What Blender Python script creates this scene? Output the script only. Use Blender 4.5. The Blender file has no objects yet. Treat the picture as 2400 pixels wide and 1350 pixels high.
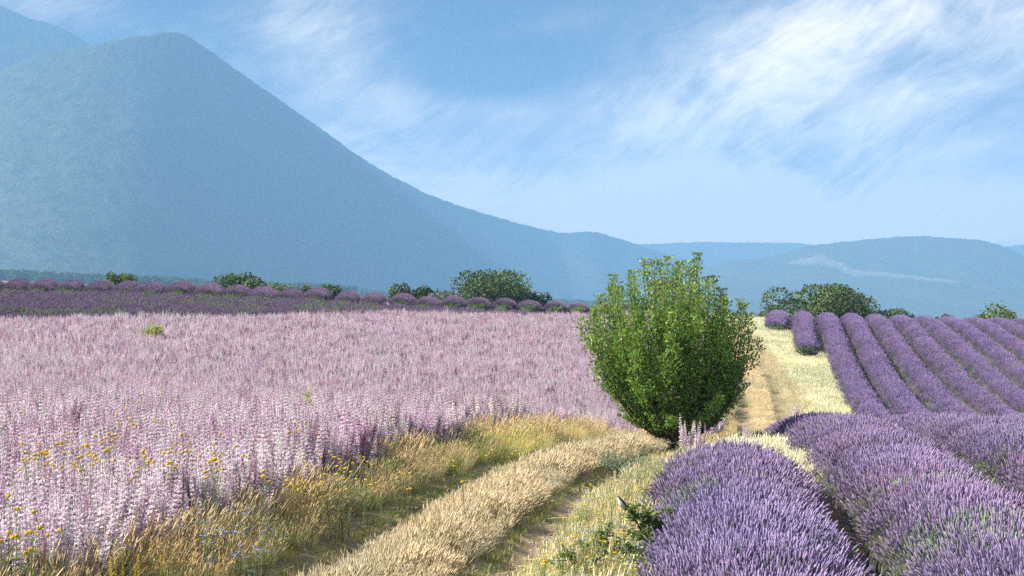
import bpy, math, random
import numpy as np
from mathutils import Vector, noise as mnoise

rng = np.random.default_rng(7)
random.seed(7)
S = bpy.context.scene
COL = S.collection

# ------------------------------------------------------------------ camera, sky, sun, exposure
cam_d = bpy.data.cameras.new("camera")
cam_d.lens = 60.0
cam_d.sensor_width = 36.0
cam_d.clip_start = 0.1
cam_d.clip_end = 40000
cam = bpy.data.objects.new("camera", cam_d)
COL.objects.link(cam)
CAMZ = 2.4
cam.location = (0, 0, CAMZ)
cam.rotation_euler = (math.radians(90 + 0.358), 0, 0)
S.camera = cam

SUN_EL, SUN_AZ = 37.0, -100.0            # azimuth from +Y towards +X
sun_d = bpy.data.lights.new("sun", 'SUN')
sun_d.energy = 5.0
sun_d.angle = math.radians(0.5)
sun_d.color = (1.0, 0.93, 0.82)
sun = bpy.data.objects.new("sun", sun_d)
COL.objects.link(sun)
_el, _az = math.radians(SUN_EL), math.radians(SUN_AZ)
sdir = Vector((math.sin(_az) * math.cos(_el), math.cos(_az) * math.cos(_el), math.sin(_el)))
sun.rotation_euler = sdir.to_track_quat('Z', 'Y').to_euler()

S.view_settings.view_transform = 'Standard'
S.view_settings.look = 'None'
S.view_settings.gamma = 1.0
S.view_settings.use_curve_mapping = False
S.view_settings.exposure = 1.30
S.cycles.use_denoising = False
S.cycles.use_adaptive_sampling = False
S.cycles.volume_bounces = 2
S.cycles.max_bounces = 6
S.cycles.diffuse_bounces = 3
S.cycles.transmission_bounces = 3
S.cycles.glossy_bounces = 2


class NT:
    """small helper around a node tree"""
    def __init__(self, tree):
        self.t = tree
        self.n = tree.nodes
        self.l = tree.links

    def add(self, typ, **kw):
        nd = self.n.new(typ)
        for k, v in kw.items():
            setattr(nd, k, v)
        return nd

    def link(self, a, b):
        self.l.new(a, b)

    def math(self, op, a, b=None, c=None, clamp=False):
        nd = self.n.new('ShaderNodeMath')
        nd.operation = op
        nd.use_clamp = clamp
        for i, x in enumerate((a, b, c)):
            if x is None:
                continue
            if isinstance(x, (int, float)):
                nd.inputs[i].default_value = x
            else:
                self.l.new(x, nd.inputs[i])
        return nd.outputs[0]

    def smooth(self, x, lo, hi, a=0.0, b=1.0):
        nd = self.n.new('ShaderNodeMapRange')
        nd.interpolation_type = 'SMOOTHSTEP'
        self.l.new(x, nd.inputs[0])
        for i, v in zip((1, 2, 3, 4), (lo, hi, a, b)):
            nd.inputs[i].default_value = v
        return nd.outputs[0]

    def noise(self, vec, scale, detail=4, rough=0.55, dist=0.0):
        nd = self.n.new('ShaderNodeTexNoise')
        nd.inputs['Scale'].default_value = scale
        nd.inputs['Detail'].default_value = detail
        nd.inputs['Roughness'].default_value = rough
        nd.inputs['Distortion'].default_value = dist
        if vec is not None:
            self.l.new(vec, nd.inputs['Vector'])
        return nd.outputs[0]

    def mix(self, fac, a, b, blend='MIX'):
        nd = self.n.new('ShaderNodeMix')
        nd.data_type = 'RGBA'
        nd.blend_type = blend
        for sock, x in ((nd.inputs[0], fac), (nd.inputs[6], a), (nd.inputs[7], b)):
            if isinstance(x, (int, float)):
                sock.default_value = x
            elif isinstance(x, tuple):
                sock.default_value = (*x[:3], 1)
            else:
                self.l.new(x, sock)
        return nd.outputs[2]

    def combine(self, x, y, z):
        nd = self.n.new('ShaderNodeCombineXYZ')
        for i, v in enumerate((x, y, z)):
            if isinstance(v, (int, float)):
                nd.inputs[i].default_value = v
            else:
                self.l.new(v, nd.inputs[i])
        return nd.outputs[0]


# sky: Nishita sky, cirrus clouds laid out by direction
world = bpy.data.worlds.new("World")
S.world = world
world.use_nodes = True
W = NT(world.node_tree)
W.n.clear()
wout = W.add('ShaderNodeOutputWorld')
bg = W.add('ShaderNodeBackground')
SKY_STRENGTH = 0.12
bg.inputs['Strength'].default_value = SKY_STRENGTH
W.link(bg.outputs[0], wout.inputs[0])
tc = W.add('ShaderNodeTexCoord')
sep = W.add('ShaderNodeSeparateXYZ')
W.link(tc.outputs['Generated'], sep.inputs[0])
dx, dy, dz = sep.outputs
sky = W.add('ShaderNodeTexSky')
sky.sky_type = 'NISHITA'
sky.sun_disc = False
sky.sun_elevation = _el
sky.sun_rotation = -_az
sky.altitude = 600
sky.air_density = 1.0
sky.dust_density = 0.3
sky.ozone_density = 3.0
# the clear mountain air: the blue of higher sky reaches down near the horizon
zz = W.math('ADD', W.math('MULTIPLY', dz, 2.2), 0.12)
W.link(W.combine(dx, dy, zz), sky.inputs[0])
skycol = W.mix(1.0, sky.outputs[0], (0.03, 0.12, 0.22), 'MULTIPLY')

el = W.math('ARCSINE', dz)                                  # radians
az = W.math('ARCTAN2', dx, dy)
# cirrus: streaks that run from lower left to upper right, combed and broken by noise
ca, sa = math.cos(0.52), math.sin(0.52)
el2 = W.math('MULTIPLY', el, 1.0)
along = W.math('ADD', W.math('MULTIPLY', az, ca), W.math('MULTIPLY', el2, sa))
across = W.math('SUBTRACT', W.math('MULTIPLY', el2, ca), W.math('MULTIPLY', az, sa))
warp = W.add('ShaderNodeTexNoise')
warp.inputs['Scale'].default_value = 1.0
warp.inputs['Detail'].default_value = 2
W.link(W.combine(W.math('MULTIPLY', az, 6.0), W.math('MULTIPLY', el, 12.0), 0.4), warp.inputs['Vector'])
wsep = W.add('ShaderNodeSeparateColor')
W.link(warp.outputs['Color'], wsep.inputs[0])
wob = W.math('MULTIPLY', W.math('SUBTRACT', wsep.outputs[0], 0.5), 0.07)
across = W.math('ADD', across, wob)
n1 = W.noise(W.combine(W.math('MULTIPLY', along, 9.0), W.math('MULTIPLY', across, 23.0), 3.1), 1.0, 7, 0.60, 0.3)
n2 = W.noise(W.combine(W.math('MULTIPLY', along, 34.0), W.math('MULTIPLY', across, 120.0), 8.7), 1.0, 6, 0.65, 0.6)
n3 = W.noise(W.combine(W.math('MULTIPLY', az, 11.0), W.math('MULTIPLY', el, 20.0), 1.7), 1.0, 7, 0.62, 0.5)


def blob(a0, e0, ra, re, rot=0.0):
    """soft patch of cloud centred on azimuth a0, elevation e0 (radians)"""
    c, s = math.cos(rot), math.sin(rot)
    p = W.math('SUBTRACT', az, a0)
    q = W.math('SUBTRACT', el, e0)
    x = W.math('MULTIPLY', W.math('ADD', W.math('MULTIPLY', p, c), W.math('MULTIPLY', q, s)), 1 / ra)
    y = W.math('MULTIPLY', W.math('SUBTRACT', W.math('MULTIPLY', q, c), W.math('MULTIPLY', p, s)), 1 / re)
    d2 = W.math('ADD', W.math('MULTIPLY', x, x), W.math('MULTIPLY', y, y))
    return W.math('POWER', 2.718, W.math('MULTIPLY', d2, -1.0))


def px(u, v):
    return (u - 1200) / 4000.0, (700 - v) / 4000.0


banks = [(1850, 150, .110, .040, .35, .50), (2200, 50, .12, .040, .35, .40), (2150, 320, .12, .040, .30, .52), (1550, 320, .12, .045, .15, .52),
         (1850, 440, .14, .026, .10, .55), (1200, 470, .11, .022, -.15, .55), (1080, 250, .05, .010, -.1, .26), (640, 90, .065, .045, .6, .28),
         (830, 220, .04, .05, .3, .34), (120, 20, .05, .02, 0, .35), (1220, 80, .04, .008, .25, .2), (1150, 140, .05, .018, .2, -.25), (1300, 200, .04, .02, .2, -.2), (2300, 520, .13, .020, .1, 1.0), (1900, 510, .16, .018, 0, .6),
         (960, 400, .05, .03, -.5, .42), (1650, 540, .14, .010, 0, .45), (2050, 190, .05, .014, .45, -.45), (2330, 250, .05, .010, .4, -.25)]
cl = None
for (u, v, ra, re, rot, amp) in banks:
    a0, e0 = px(u, v)
    b = W.math('MULTIPLY', blob(a0, e0, ra, re, rot), amp)
    cl = b if cl is None else W.math('ADD', cl, b)
# elsewhere in the sky: the same thin cirrus goes on at random
n4 = W.noise(W.combine(W.math('MULTIPLY', az, 2.2), W.math('MULTIPLY', el, 3.5), 5.5), 1.0, 3, 0.5)
outside = W.smooth(W.math('ABSOLUTE', az), 0.32, 0.55)
outside = W.math('MAXIMUM', outside, W.smooth(el, 0.19, 0.32))
cl = W.math('ADD', cl, W.math('MULTIPLY', outside, W.smooth(n4, 0.40, 0.75, 0.0, 0.9)))
d1 = W.math('MULTIPLY', W.math('SUBTRACT', n1, 0.5), W.math('ADD', W.math('MULTIPLY', cl, 0.72), 0.28))
d3 = W.math('MULTIPLY', W.math('SUBTRACT', n3, 0.5), W.math('ADD', W.math('MULTIPLY', cl, 0.9), 0.25))
d2 = W.math('MULTIPLY', W.math('SUBTRACT', n2, 0.5), W.math('ADD', W.math('MULTIPLY', cl, 0.75), 0.10))
cov = W.math('ADD', W.math('MULTIPLY', cl, 0.72), W.math('ADD', d1, W.math('ADD', d2, d3)))
cov = W.smooth(cov, -0.03, 0.95)
CLOUD = 0.82 / SKY_STRENGTH
cloudcol = (CLOUD * 1.16, CLOUD * 0.95, CLOUD * 0.76)
skymix = W.mix(cov, skycol, cloudcol)
W.link(skymix, bg.inputs['Color'])

# ------------------------------------------------------------------ helpers


def tag(o, label=None, cat=None, group=None, kind=None):
    if label:
        o['label'] = label
    if cat:
        o['category'] = cat
    if group:
        o['group'] = group
    if kind:
        o['kind'] = kind
    return o


def empty(name, loc=(0, 0, 0)):
    o = bpy.data.objects.new(name, None)
    o.empty_display_size = 0.1
    o.location = loc
    COL.objects.link(o)
    return o


def make_mesh(name, V, F, mats=None, colors=None, smooth=False, fmat=None):
    """V (n,3); F list of int arrays (each (m,k)) or one array; colors (n,3) per vertex -> attribute col"""
    me = bpy.data.meshes.new(name)
    V = np.asarray(V, dtype=np.float32)
    if not isinstance(F, (list, tuple)):
        F = [F]
    F = [np.asarray(f, dtype=np.int32) for f in F if len(f)]
    me.vertices.add(len(V))
    me.vertices.foreach_set('co', V.ravel())
    if F:
        loops = np.concatenate([f.ravel() for f in F])
        sizes = np.concatenate([np.full(len(f), f.shape[1], dtype=np.int32) for f in F])
        starts = np.concatenate([[0], np.cumsum(sizes)[:-1]]).astype(np.int32)
        me.loops.add(len(loops))
        me.loops.foreach_set('vertex_index', loops)
        me.polygons.add(len(sizes))
        me.polygons.foreach_set('loop_start', starts)
        me.polygons.foreach_set('loop_total', sizes)
        if smooth:
            me.polygons.foreach_set('use_smooth', np.ones(len(sizes), dtype=bool))
        if fmat is not None:
            me.polygons.foreach_set('material_index', np.asarray(fmat, dtype=np.int32))
    for m in (mats or []):
        me.materials.append(m)
    if colors is not None:
        a = me.attributes.new('col', 'FLOAT_COLOR', 'POINT')
        c = np.ones((len(V), 4), dtype=np.float32)
        c[:, :3] = colors
        a.data.foreach_set('color', c.ravel())
    me.update(calc_edges=True)
    return me


def add_obj(name, me, parent=None, loc=(0, 0, 0), link=True):
    o = bpy.data.objects.new(name, me)
    o.location = loc
    if parent:
        o.parent = parent
    if link:
        COL.objects.link(o)
    return o


class Geo:
    """collects vertices, quads, tris and vertex colours"""
    def __init__(self):
        self.V, self.Q, self.T, self.C = [], [], [], []
        self.n = 0

    def put(self, V, quads=None, tris=None, col=(1, 1, 1)):
        V = np.asarray(V, dtype=np.float32).reshape(-1, 3)
        c = np.empty((len(V), 3), dtype=np.float32)
        c[:] = col
        if quads is not None and len(quads):
            self.Q.append(np.asarray(quads, dtype=np.int32) + self.n)
        if tris is not None and len(tris):
            self.T.append(np.asarray(tris, dtype=np.int32) + self.n)
        self.V.append(V)
        self.C.append(c)
        self.n += len(V)

    def tube(self, pts, rad, sides=5, col=(1, 1, 1), cap=True):
        pts = np.asarray(pts, dtype=float)
        n = len(pts)
        rad = np.broadcast_to(np.asarray(rad, dtype=float), (n,))
        tan = np.gradient(pts, axis=0)
        tan /= np.linalg.norm(tan, axis=1)[:, None] + 1e-9
        ref = np.array([1.0, 0.13, 0.07]) if abs(tan[0][0]) < 0.9 else np.array([0, 1.0, 0.1])
        a = np.cross(tan, ref)
        a /= np.linalg.norm(a, axis=1)[:, None] + 1e-9
        b = np.cross(tan, a)
        ang = np.arange(sides) / sides * 2 * np.pi
        ring = (pts[:, None, :] + rad[:, None, None] * (np.cos(ang)[None, :, None] * a[:, None, :] + np.sin(ang)[None, :, None] * b[:, None, :]))
        V = ring.reshape(-1, 3)
        i = np.arange(n - 1)[:, None] * sides
        j = np.arange(sides)[None, :]
        k = (j + 1) % sides
        Q = np.stack([i + j, i + k, i + sides + k, i + sides + j], axis=-1).reshape(-1, 4)
        tris = []
        if cap:
            for s in range(1, sides - 1):
                tris.append((0, s + 1, s))
                o = (n - 1) * sides
                tris.append((o, o + s, o + s + 1))
        c = np.repeat(np.broadcast_to(np.asarray(col, dtype=float), (n, 3)), sides, axis=0)
        self.put(V, Q, tris, c)

    def mesh(self, name, mats, smooth=False):
        V = np.concatenate(self.V)
        C = np.concatenate(self.C)
        F = []
        if self.Q:
            F.append(np.concatenate(self.Q))
        if self.T:
            F.append(np.concatenate(self.T))
        return make_mesh(name, V, F, mats, C, smooth)


def unit(v):
    v = np.asarray(v, dtype=float)
    return v / (np.linalg.norm(v, axis=-1, keepdims=True) + 1e-9)


def leaves(P, D, N, L, Wd, fold=0.25):
    """leaf blades: base P, direction D, normal N, length L, width Wd -> V (4n), quads (two triangles folded along the midrib)"""
    n = len(P)
    D = unit(D)
    X = unit(np.cross(D, N))
    N = np.cross(X, D)
    L = np.broadcast_to(L, (n,))[:, None]
    Wd = np.broadcast_to(Wd, (n,))[:, None]
    a = P
    c = P + D * L
    m = P + D * L * 0.45
    b = m + X * Wd * 0.5 + N * Wd * fold
    d = m - X * Wd * 0.5 + N * Wd * fold
    V = np.stack([a, b, c, d], axis=1).reshape(-1, 3)
    i = np.arange(n)[:, None] * 4
    T = np.concatenate([i + np.array([0, 1, 2]), i + np.array([0, 2, 3])])
    return V, T


def vnoise(X, Y, sc, seed=0.0):
    """cheap smooth value noise in numpy, -1..1"""
    x = np.asarray(X) / sc + seed * 17.3 + 1000.0
    y = np.asarray(Y) / sc + seed * 9.1 + 1000.0
    xi, yi = np.floor(x), np.floor(y)
    fx, fy = x - xi, y - yi
    fx, fy = fx * fx * (3 - 2 * fx), fy * fy * (3 - 2 * fy)

    def h(a, b):
        s = np.sin(a * 127.1 + b * 311.7 + seed * 74.7) * 43758.5453
        return s - np.floor(s)
    v = (h(xi, yi) * (1 - fx) + h(xi + 1, yi) * fx) * (1 - fy) + (h(xi, yi + 1) * (1 - fx) + h(xi + 1, yi + 1) * fx) * fy
    return v * 2 - 1


def fbm(X, Y, sc, oct=4, seed=0.0):
    r, a, t = 0.0, 1.0, 0.0
    for k in range(oct):
        r = r + a * vnoise(X, Y, sc / 2 ** k, seed + k)
        t += a
        a *= 0.5
    return r / t


# ------------------------------------------------------------------ materials
def veg_mat(name, tint=True, trans=0.25, rough=0.6, spec=0.25, var=0.0):
    m = bpy.data.materials.new(name)
    m.use_nodes = True
    t = NT(m.node_tree)
    t.n.clear()
    out = t.add('ShaderNodeOutputMaterial')
    p = t.add('ShaderNodeBsdfPrincipled')
    p.inputs['Roughness'].default_value = rough
    p.inputs['Specular IOR Level'].default_value = spec
    a = t.add('ShaderNodeAttribute', attribute_name='col')
    c = a.outputs['Color']
    if tint:
        b = t.add('ShaderNodeAttribute', attribute_name='tint', attribute_type='INSTANCER')
        c = t.mix(1.0, c, b.outputs['Color'], 'MULTIPLY')
    if var:
        g = t.add('ShaderNodeNewGeometry')
        n = t.noise(g.outputs['Position'], 9.0, 2)
        f = t.smooth(n, 0.3, 0.7, 1 - var, 1 + var)
        c = t.mix(1.0, c, t.combine(f, f, f), 'MULTIPLY')
    t.link(c, p.inputs['Base Color'])
    if trans > 0:
        tr = t.add('ShaderNodeBsdfTranslucent')
        t.link(c, tr.inputs['Color'])
        mx = t.add('ShaderNodeMixShader')
        mx.inputs[0].default_value = trans
        t.link(p.outputs[0], mx.inputs[1])
        t.link(tr.outputs[0], mx.inputs[2])
        t.link(mx.outputs[0], out.inputs[0])
    else:
        t.link(p.outputs[0], out.inputs[0])
    return m


M_PETAL_I = veg_mat('flower_petals_scattered', True, 0.50, 0.7, 0.1)
M_GRASS_I = veg_mat('grass_blades_scattered', True, 0.30, 0.55, 0.25)
M_LAV_I = veg_mat('lavender_spikes_scattered', True, 0.12, 0.7, 0.15)
M_WOOD_I = veg_mat('far_foliage_scattered', True, 0.1, 0.8, 0.1)
M_VEG = veg_mat('plant_tissue', False, 0.42, 0.6, 0.2)
M_LEAF = veg_mat('tree_leaves', False, 0.42, 0.42, 0.4)
M_OAK = veg_mat('oak_leaves', False, 0.15, 0.6, 0.2)
M_MOUND = veg_mat('lavender_foliage', False, 0.0, 0.9, 0.05, 0.35)
M_BARK = veg_mat('bark', False, 0.0, 0.85, 0.1, 0.4)
M_FEATHER = veg_mat('feathers', False, 0.0, 0.7, 0.15, 0.1)


def ground_mat():
    m = bpy.data.materials.new('field_earth')
    m.use_nodes = True
    t = NT(m.node_tree)
    p = t.n['Principled BSDF']
    p.inputs['Roughness'].default_value = 0.95
    p.inputs['Specular IOR Level'].default_value = 0.05
    a = t.add('ShaderNodeAttribute', attribute_name='col')
    g = t.add('ShaderNodeNewGeometry')
    n1 = t.noise(g.outputs['Position'], 3.0, 8, 0.65)
    n2 = t.noise(g.outputs['Position'], 35.0, 6, 0.7)
    f1 = t.smooth(n1, 0.3, 0.7, 0.75, 1.25)
    f2 = t.smooth(n2, 0.25, 0.75, 0.7, 1.3)
    f = t.math('MULTIPLY', f1, f2)
    c = t.mix(1.0, a.outputs['Color'], t.combine(f, f, f), 'MULTIPLY')
    t.link(c, p.inputs['Base Color'])
    b = t.add('ShaderNodeBump')
    b.inputs['Strength'].default_value = 0.6
    b.inputs['Distance'].default_value = 0.03
    t.link(n2, b.inputs['Height'])
    t.link(b.outputs[0], p.inputs['Normal'])
    return m


def slope_mat(name, c1, c2, c3, scale=0.006, belt=None):
    """wooded mountainside: two greens in patches, pale scree where the vertex colour asks for it"""
    m = bpy.data.materials.new(name)
    m.use_nodes = True
    t = NT(m.node_tree)
    p = t.n['Principled BSDF']
    p.inputs['Roughness'].default_value = 0.95
    p.inputs['Specular IOR Level'].default_value = 0.0
    a = t.add('ShaderNodeAttribute', attribute_name='col')
    sp = t.add('ShaderNodeSeparateColor')
    t.link(a.outputs['Color'], sp.inputs[0])
    g = t.add('ShaderNodeNewGeometry')
    n1 = t.noise(g.outputs['Position'], scale, 8, 0.7)
    n2 = t.noise(g.outputs['Position'], scale * 9, 5, 0.75)
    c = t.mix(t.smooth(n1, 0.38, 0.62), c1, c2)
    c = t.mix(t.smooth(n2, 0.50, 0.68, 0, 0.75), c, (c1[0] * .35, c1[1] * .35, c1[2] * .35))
    if belt:                                   # pale pasture tone on lower slopes; on the mountain it paints in base haze
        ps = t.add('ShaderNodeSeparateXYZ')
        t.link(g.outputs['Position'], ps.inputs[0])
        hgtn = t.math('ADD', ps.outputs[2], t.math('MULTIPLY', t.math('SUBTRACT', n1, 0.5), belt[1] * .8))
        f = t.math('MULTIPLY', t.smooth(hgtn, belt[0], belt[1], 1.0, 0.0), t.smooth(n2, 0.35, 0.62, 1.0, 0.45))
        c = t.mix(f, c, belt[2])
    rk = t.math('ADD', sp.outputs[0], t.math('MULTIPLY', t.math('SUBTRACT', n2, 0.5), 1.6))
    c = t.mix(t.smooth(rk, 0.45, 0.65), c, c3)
    t.link(c, p.inputs['Base Color'])
    b = t.add('ShaderNodeBump')
    b.inputs['Strength'].default_value = 0.9
    b.inputs['Distance'].default_value = 14.0
    t.link(n2, b.inputs['Height'])
    t.link(b.outputs[0], p.inputs['Normal'])
    return m


# ------------------------------------------------------------------ terrain
TX = np.array([-90, -40, -20, -8, 0, 8, 20, 40, 90], dtype=float)
TY = np.array([-30, 0, 15, 22, 27, 34, 45, 58, 66, 80, 92, 104, 112, 120, 135, 160, 250, 400], dtype=float)
TZ = np.array([
    [.3, .1, 0, 0, 0, 0, 0, 0, 0],
    [.3, .1, 0, 0, 0, 0, 0, 0, 0],
    [.3, .1, .05, 0, 0, 0, 0, 0, 0],
    [.3, .15, .1, .02, 0, 0, 0, 0, 0],
    [.3, .25, .15, .0, -.05, -.15, -.15, -.1, 0],
    [.2, .05, -.1, -.3, -.42, -.68, -.68, -.5, -.4],
    [-.5, -.6, -.8, -1.3, -1.6, -1.7, -1.7, -1.7, -1.7],
    [-.6, -.8, -1.0, -1.9, -2.4, -2.7, -2.8, -2.9, -3.1],
    [-.2, -.4, -.6, -1.5, -2.2, -2.6, -2.9, -3.1, -3.6],
    [1.0, .7, .4, -.5, -1.0, -1.6, -2.0, -2.3, -3.2],
    [2.3, 1.9, 1.6, .6, 0, -.5, -.9, -1.4, -2.8],
    [3.1, 2.65, 2.25, 1.4, .9, .55, .05, -.6, -2.2],
    [3.6, 3.05, 2.6, 1.8, 1.4, 1.15, .5, -.15, -1.9],
    [3.7, 3.2, 2.7, 1.9, 1.5, 1.3, .6, 0, -1.8],
    [3.2, 2.7, 2.6, 1.5, 1.0, .8, .1, -.6, -2.2],
    [2.0, .6, 0, -1.0, -1.5, -1.6, -2.0, -2.6, -4],
    [-3, -5, -5.5, -6, -6, -6, -6.5, -7, -8],
    [-3, -6, -8, -8.5, -9, -9, -9.5, -10, -11]])
GX = np.arange(-100, 100.1, 1.0)
GY = np.arange(-40, 400.1, 1.0)
_t = np.stack([np.interp(GY, TY, TZ[:, i]) for i in range(len(TX))], axis=1)
_t = np.stack([np.interp(GX, TX, _t[j]) for j in range(len(GY))], axis=0)


def _blur(a, s, axis):
    k = np.exp(-0.5 * (np.arange(-12, 13) / s) ** 2)
    k /= k.sum()
    pad = [(0, 0), (0, 0)]
    pad[axis] = (12, 12)
    p = np.pad(a, pad, mode='edge')
    r = 0
    for i, w in enumerate(k):
        r = r + w * (p[i:i + a.shape[0], :] if axis == 0 else p[:, i:i + a.shape[1]])
    return r


_t = _blur(_blur(_t, 3.0, 0), 4.0, 1)


def hgt(X, Y):
    """ground height without ruts"""
    X = np.asarray(X, dtype=float)
    Y = np.asarray(Y, dtype=float)
    x = np.clip((X - GX[0]), 0, len(GX) - 1.001)
    y = np.clip((Y - GY[0]), 0, len(GY) - 1.001)
    i, j = y.astype(int), x.astype(int)
    fy, fx = y - i, x - j
    z = (_t[i, j] * (1 - fx) + _t[i, j + 1] * fx) * (1 - fy) + (_t[i + 1, j] * (1 - fx) + _t[i + 1, j + 1] * fx) * fy
    far = -.002 * Y - .047 * np.clip(X, -3000, 2200)
    # beyond the crest: valley floor, then the tilted plain
    d = np.maximum(Y, np.abs(X) * 1.6)
    w = np.clip((d - 170) / 500.0, 0, 1)
    w = w * w * (3 - 2 * w)
    return z * (1 - w) + far * w


PCY = np.array([-30, 4, 10.5, 14.9, 17.3, 20.6, 24, 27.0, 29.0, 31.0, 34.0, 40, 50, 60, 68, 76, 84, 95, 112, 140, 300], dtype=float)
PCX = np.array([-9, -3.5, -1.85, -.9, -.58, -.08, .58, 1.45, 1.95, 2.35, 2.95, 4.4, 7.0, 9.05, 10.0, 11.0, 11.8, 12.2, 13, 14, 20], dtype=float)
_py = np.arange(-30, 300, 0.25)
_pxs = np.interp(_py, PCY, PCX)
_k = np.exp(-0.5 * (np.arange(-10, 11) / 3.0) ** 2)
_pxs = np.convolve(np.pad(_pxs, 10, mode='edge'), _k / _k.sum(), mode='valid')
_slope = np.gradient(_pxs, _py)


def lat(X, Y):
    """signed distance from the middle of the track, positive to the right"""
    return (X - np.interp(Y, _py, _pxs)) / np.sqrt(1 + np.interp(Y, _py, _slope) ** 2)


RUT = 0.84


def rutness(X, Y):
    d = lat(X, Y)
    wob = 0.06 * vnoise(X, Y, 1.3, 3)
    r = np.exp(-((np.abs(d + wob) - RUT) / 0.24) ** 2)
    return np.where(Y < 150, r, 0)


def ground_z(X, Y):
    z = hgt(X, Y)
    near = np.clip((140 - Y) / 20, 0, 1) * np.clip((60 - np.abs(X)) / 20, 0, 1)
    z = z - 0.11 * rutness(X, Y) * near
    z = z + near * (0.03 * fbm(X, Y, 1.1, 3, 5))
    return z


# lavender rows on the right
def front_cx(k, Y):
    return 2.35 + 1.96 * k + 0.105 * (Y - 18)


def right_cx(k, Y):
    return 14.75 + 1.69 * (k - 2) + 0.15 * (Y - 72) + 0.0012 * (Y - 72) * (Y - 112) * 0.4


def grow(a, b, s, f):
    out = [a]
    while abs(out[-1]) < abs(b):
        out.append(out[-1] + s)
        s *= f
    return np.array(out[1:])


gx = np.arange(-7.5, 9.01, 0.15)
gx = np.concatenate([-grow(7.5, 7500, 0.4, 1.09)[::-1], gx, grow(9.0, 7500, 0.4, 1.09)])
gy = np.concatenate([-grow(2, 1500, 2, 1.35)[::-1], np.arange(-1, 9, 1.0), np.arange(9, 36, 0.15), np.arange(36, 130, 0.6), 130 + grow(0, 8200, 1.0, 1.05)])
XX, YY = np.meshgrid(gx, gy)
ZZ = ground_z(XX, YY)
nx, ny = len(gx), len(gy)
idx = np.arange(nx * ny).reshape(ny, nx)
F = np.stack([idx[:-1, :-1], idx[:-1, 1:], idx[1:, 1:], idx[1:, :-1]], axis=-1).reshape(-1, 4)
soil = np.array([.40, .315, .23])
earth = np.array([.16, .13, .075])
turf = np.array([.29, .25, .14])
far1 = np.array([.10, .11, .05])
D_ = lat(XX, YY)
rr = rutness(XX, YY)[..., None]
cc = np.where((np.abs(D_) < 2.2)[..., None], turf, earth)
patch = np.clip(fbm(XX, YY, 1.6, 3, 9) * 1.8 + 0.55, 0, 1)[..., None]
cc = cc * (1 - rr) + rr * (soil * patch + np.array([.17, .17, .07]) * (1 - patch))
w = np.clip((np.maximum(YY, np.abs(XX) * 1.5) - 140) / 60, 0, 1)[..., None]
fieldn = fbm(XX, YY * 0.5, 500, 3, 4)[..., None]
farc = np.where(fieldn > 0.25, np.array([.42, .34, .2]), np.where(fieldn < -0.2, np.array([.07, .085, .04]), far1))
cc = cc * (1 - w) + farc * w
ground = add_obj('ground', make_mesh('ground', np.stack([XX, YY, ZZ], -1).reshape(-1, 3), F, [ground_mat()], cc.reshape(-1, 3), smooth=True))
tag(ground, kind='structure')


# ------------------------------------------------------------------ mountains and hills
def ridge(name, sil, dist, front, back, mat, rough, gul, base_v=705, ns=320, nt=60, rock=None, exp=1.25, seed=1.0):
    """a range whose crest runs through the given outline at its own distance; front slope, crest and back slope are one sheet"""
    sil = np.array(sil, dtype=float)
    u = np.linspace(sil[0, 0], sil[-1, 0], ns)
    v = np.interp(u, sil[:, 0], sil[:, 1])
    k = np.array([1, 2, 3, 2, 1.0])
    v = np.convolve(np.pad(v, 2, mode='edge'), k / k.sum(), mode='valid')
    dist = dist[0] + (dist[1] - dist[0]) * (.5 - .5 * np.cos(np.pi * np.clip((u - 150) / 1750, 0, 1))) if isinstance(dist, tuple) else np.full(ns, float(dist))
    X0 = (u - 1200) / 4000 * dist
    Z0 = CAMZ + (700 - v) / 4000 * dist
    t = np.concatenate([np.linspace(0, 1, nt), 1 + np.linspace(0, 1, 14)[1:]])
    T, XR = np.meshgrid(t, X0, indexing='ij')
    ZR = np.broadcast_to(Z0, T.shape)
    DR = np.broadcast_to(dist, T.shape)
    Y = np.where(T <= 1, DR - front * (1 - T), DR + back * (T - 1))
    X = XR * (0.35 + 0.65 * Y / DR)
    base = hgt(X, Y) - 25
    f = np.where(T <= 1, np.clip(T, 0, 1) ** exp, 1 - np.clip(T - 1, 0, 1) ** 1.1)
    Z = base + (ZR - base) * f
    env = np.clip(np.minimum(T, 1) * (1 - np.minimum(T, 1)) * 4, 0, 1)
    gn = 1 - np.abs(fbm(X + 0.35 * Y, Y * 0.25, gul * 2.2, 4, seed)) * 2
    Z = Z + env * gn * gul * 0.16 - env * gul * .1
    crest = np.clip((T - .7) / .3, 0, 1) * np.clip((2.0 - T), 0, 1)
    Z = Z + rough * fbm(X, Y, rough * 9, 3, seed + 3) * (0.3 + 0.7 * env) + rough * .5 * rng.uniform(0, 1, T.shape) * crest
    n_t, n_s = T.shape
    ii = np.arange(n_t * n_s).reshape(n_t, n_s)
    F = np.stack([ii[:-1, :-1], ii[:-1, 1:], ii[1:, 1:], ii[1:, :-1]], axis=-1).reshape(-1, 4)
    C = np.zeros((n_t, n_s, 3))
    U = 1200 + 4000 * X / Y
    VV = 700 - 4000 * (Z - CAMZ) / Y
    if rock is not None:
        C[..., 0] = rock(U, VV, X, Y)
    o = add_obj(name, make_mesh(name, np.stack([X, Y, Z], -1).reshape(-1, 3), F, [mat], C.reshape(-1, 3), smooth=True))
    tag(o, kind='structure')
    return o


forest = slope_mat('mountain_forest', (.034, .054, .046), (.060, .082, .064), (.15, .165, .155), .004, (40, 700, (.105, .135, .118)))  # paler belt low down stands in for haze thickening towards the foot
scrub = slope_mat('hill_scrub', (.045, .066, .050), (.075, .092, .066), (.22, .215, .20), .005, (60, 420, (.09, .10, .075)))


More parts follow.
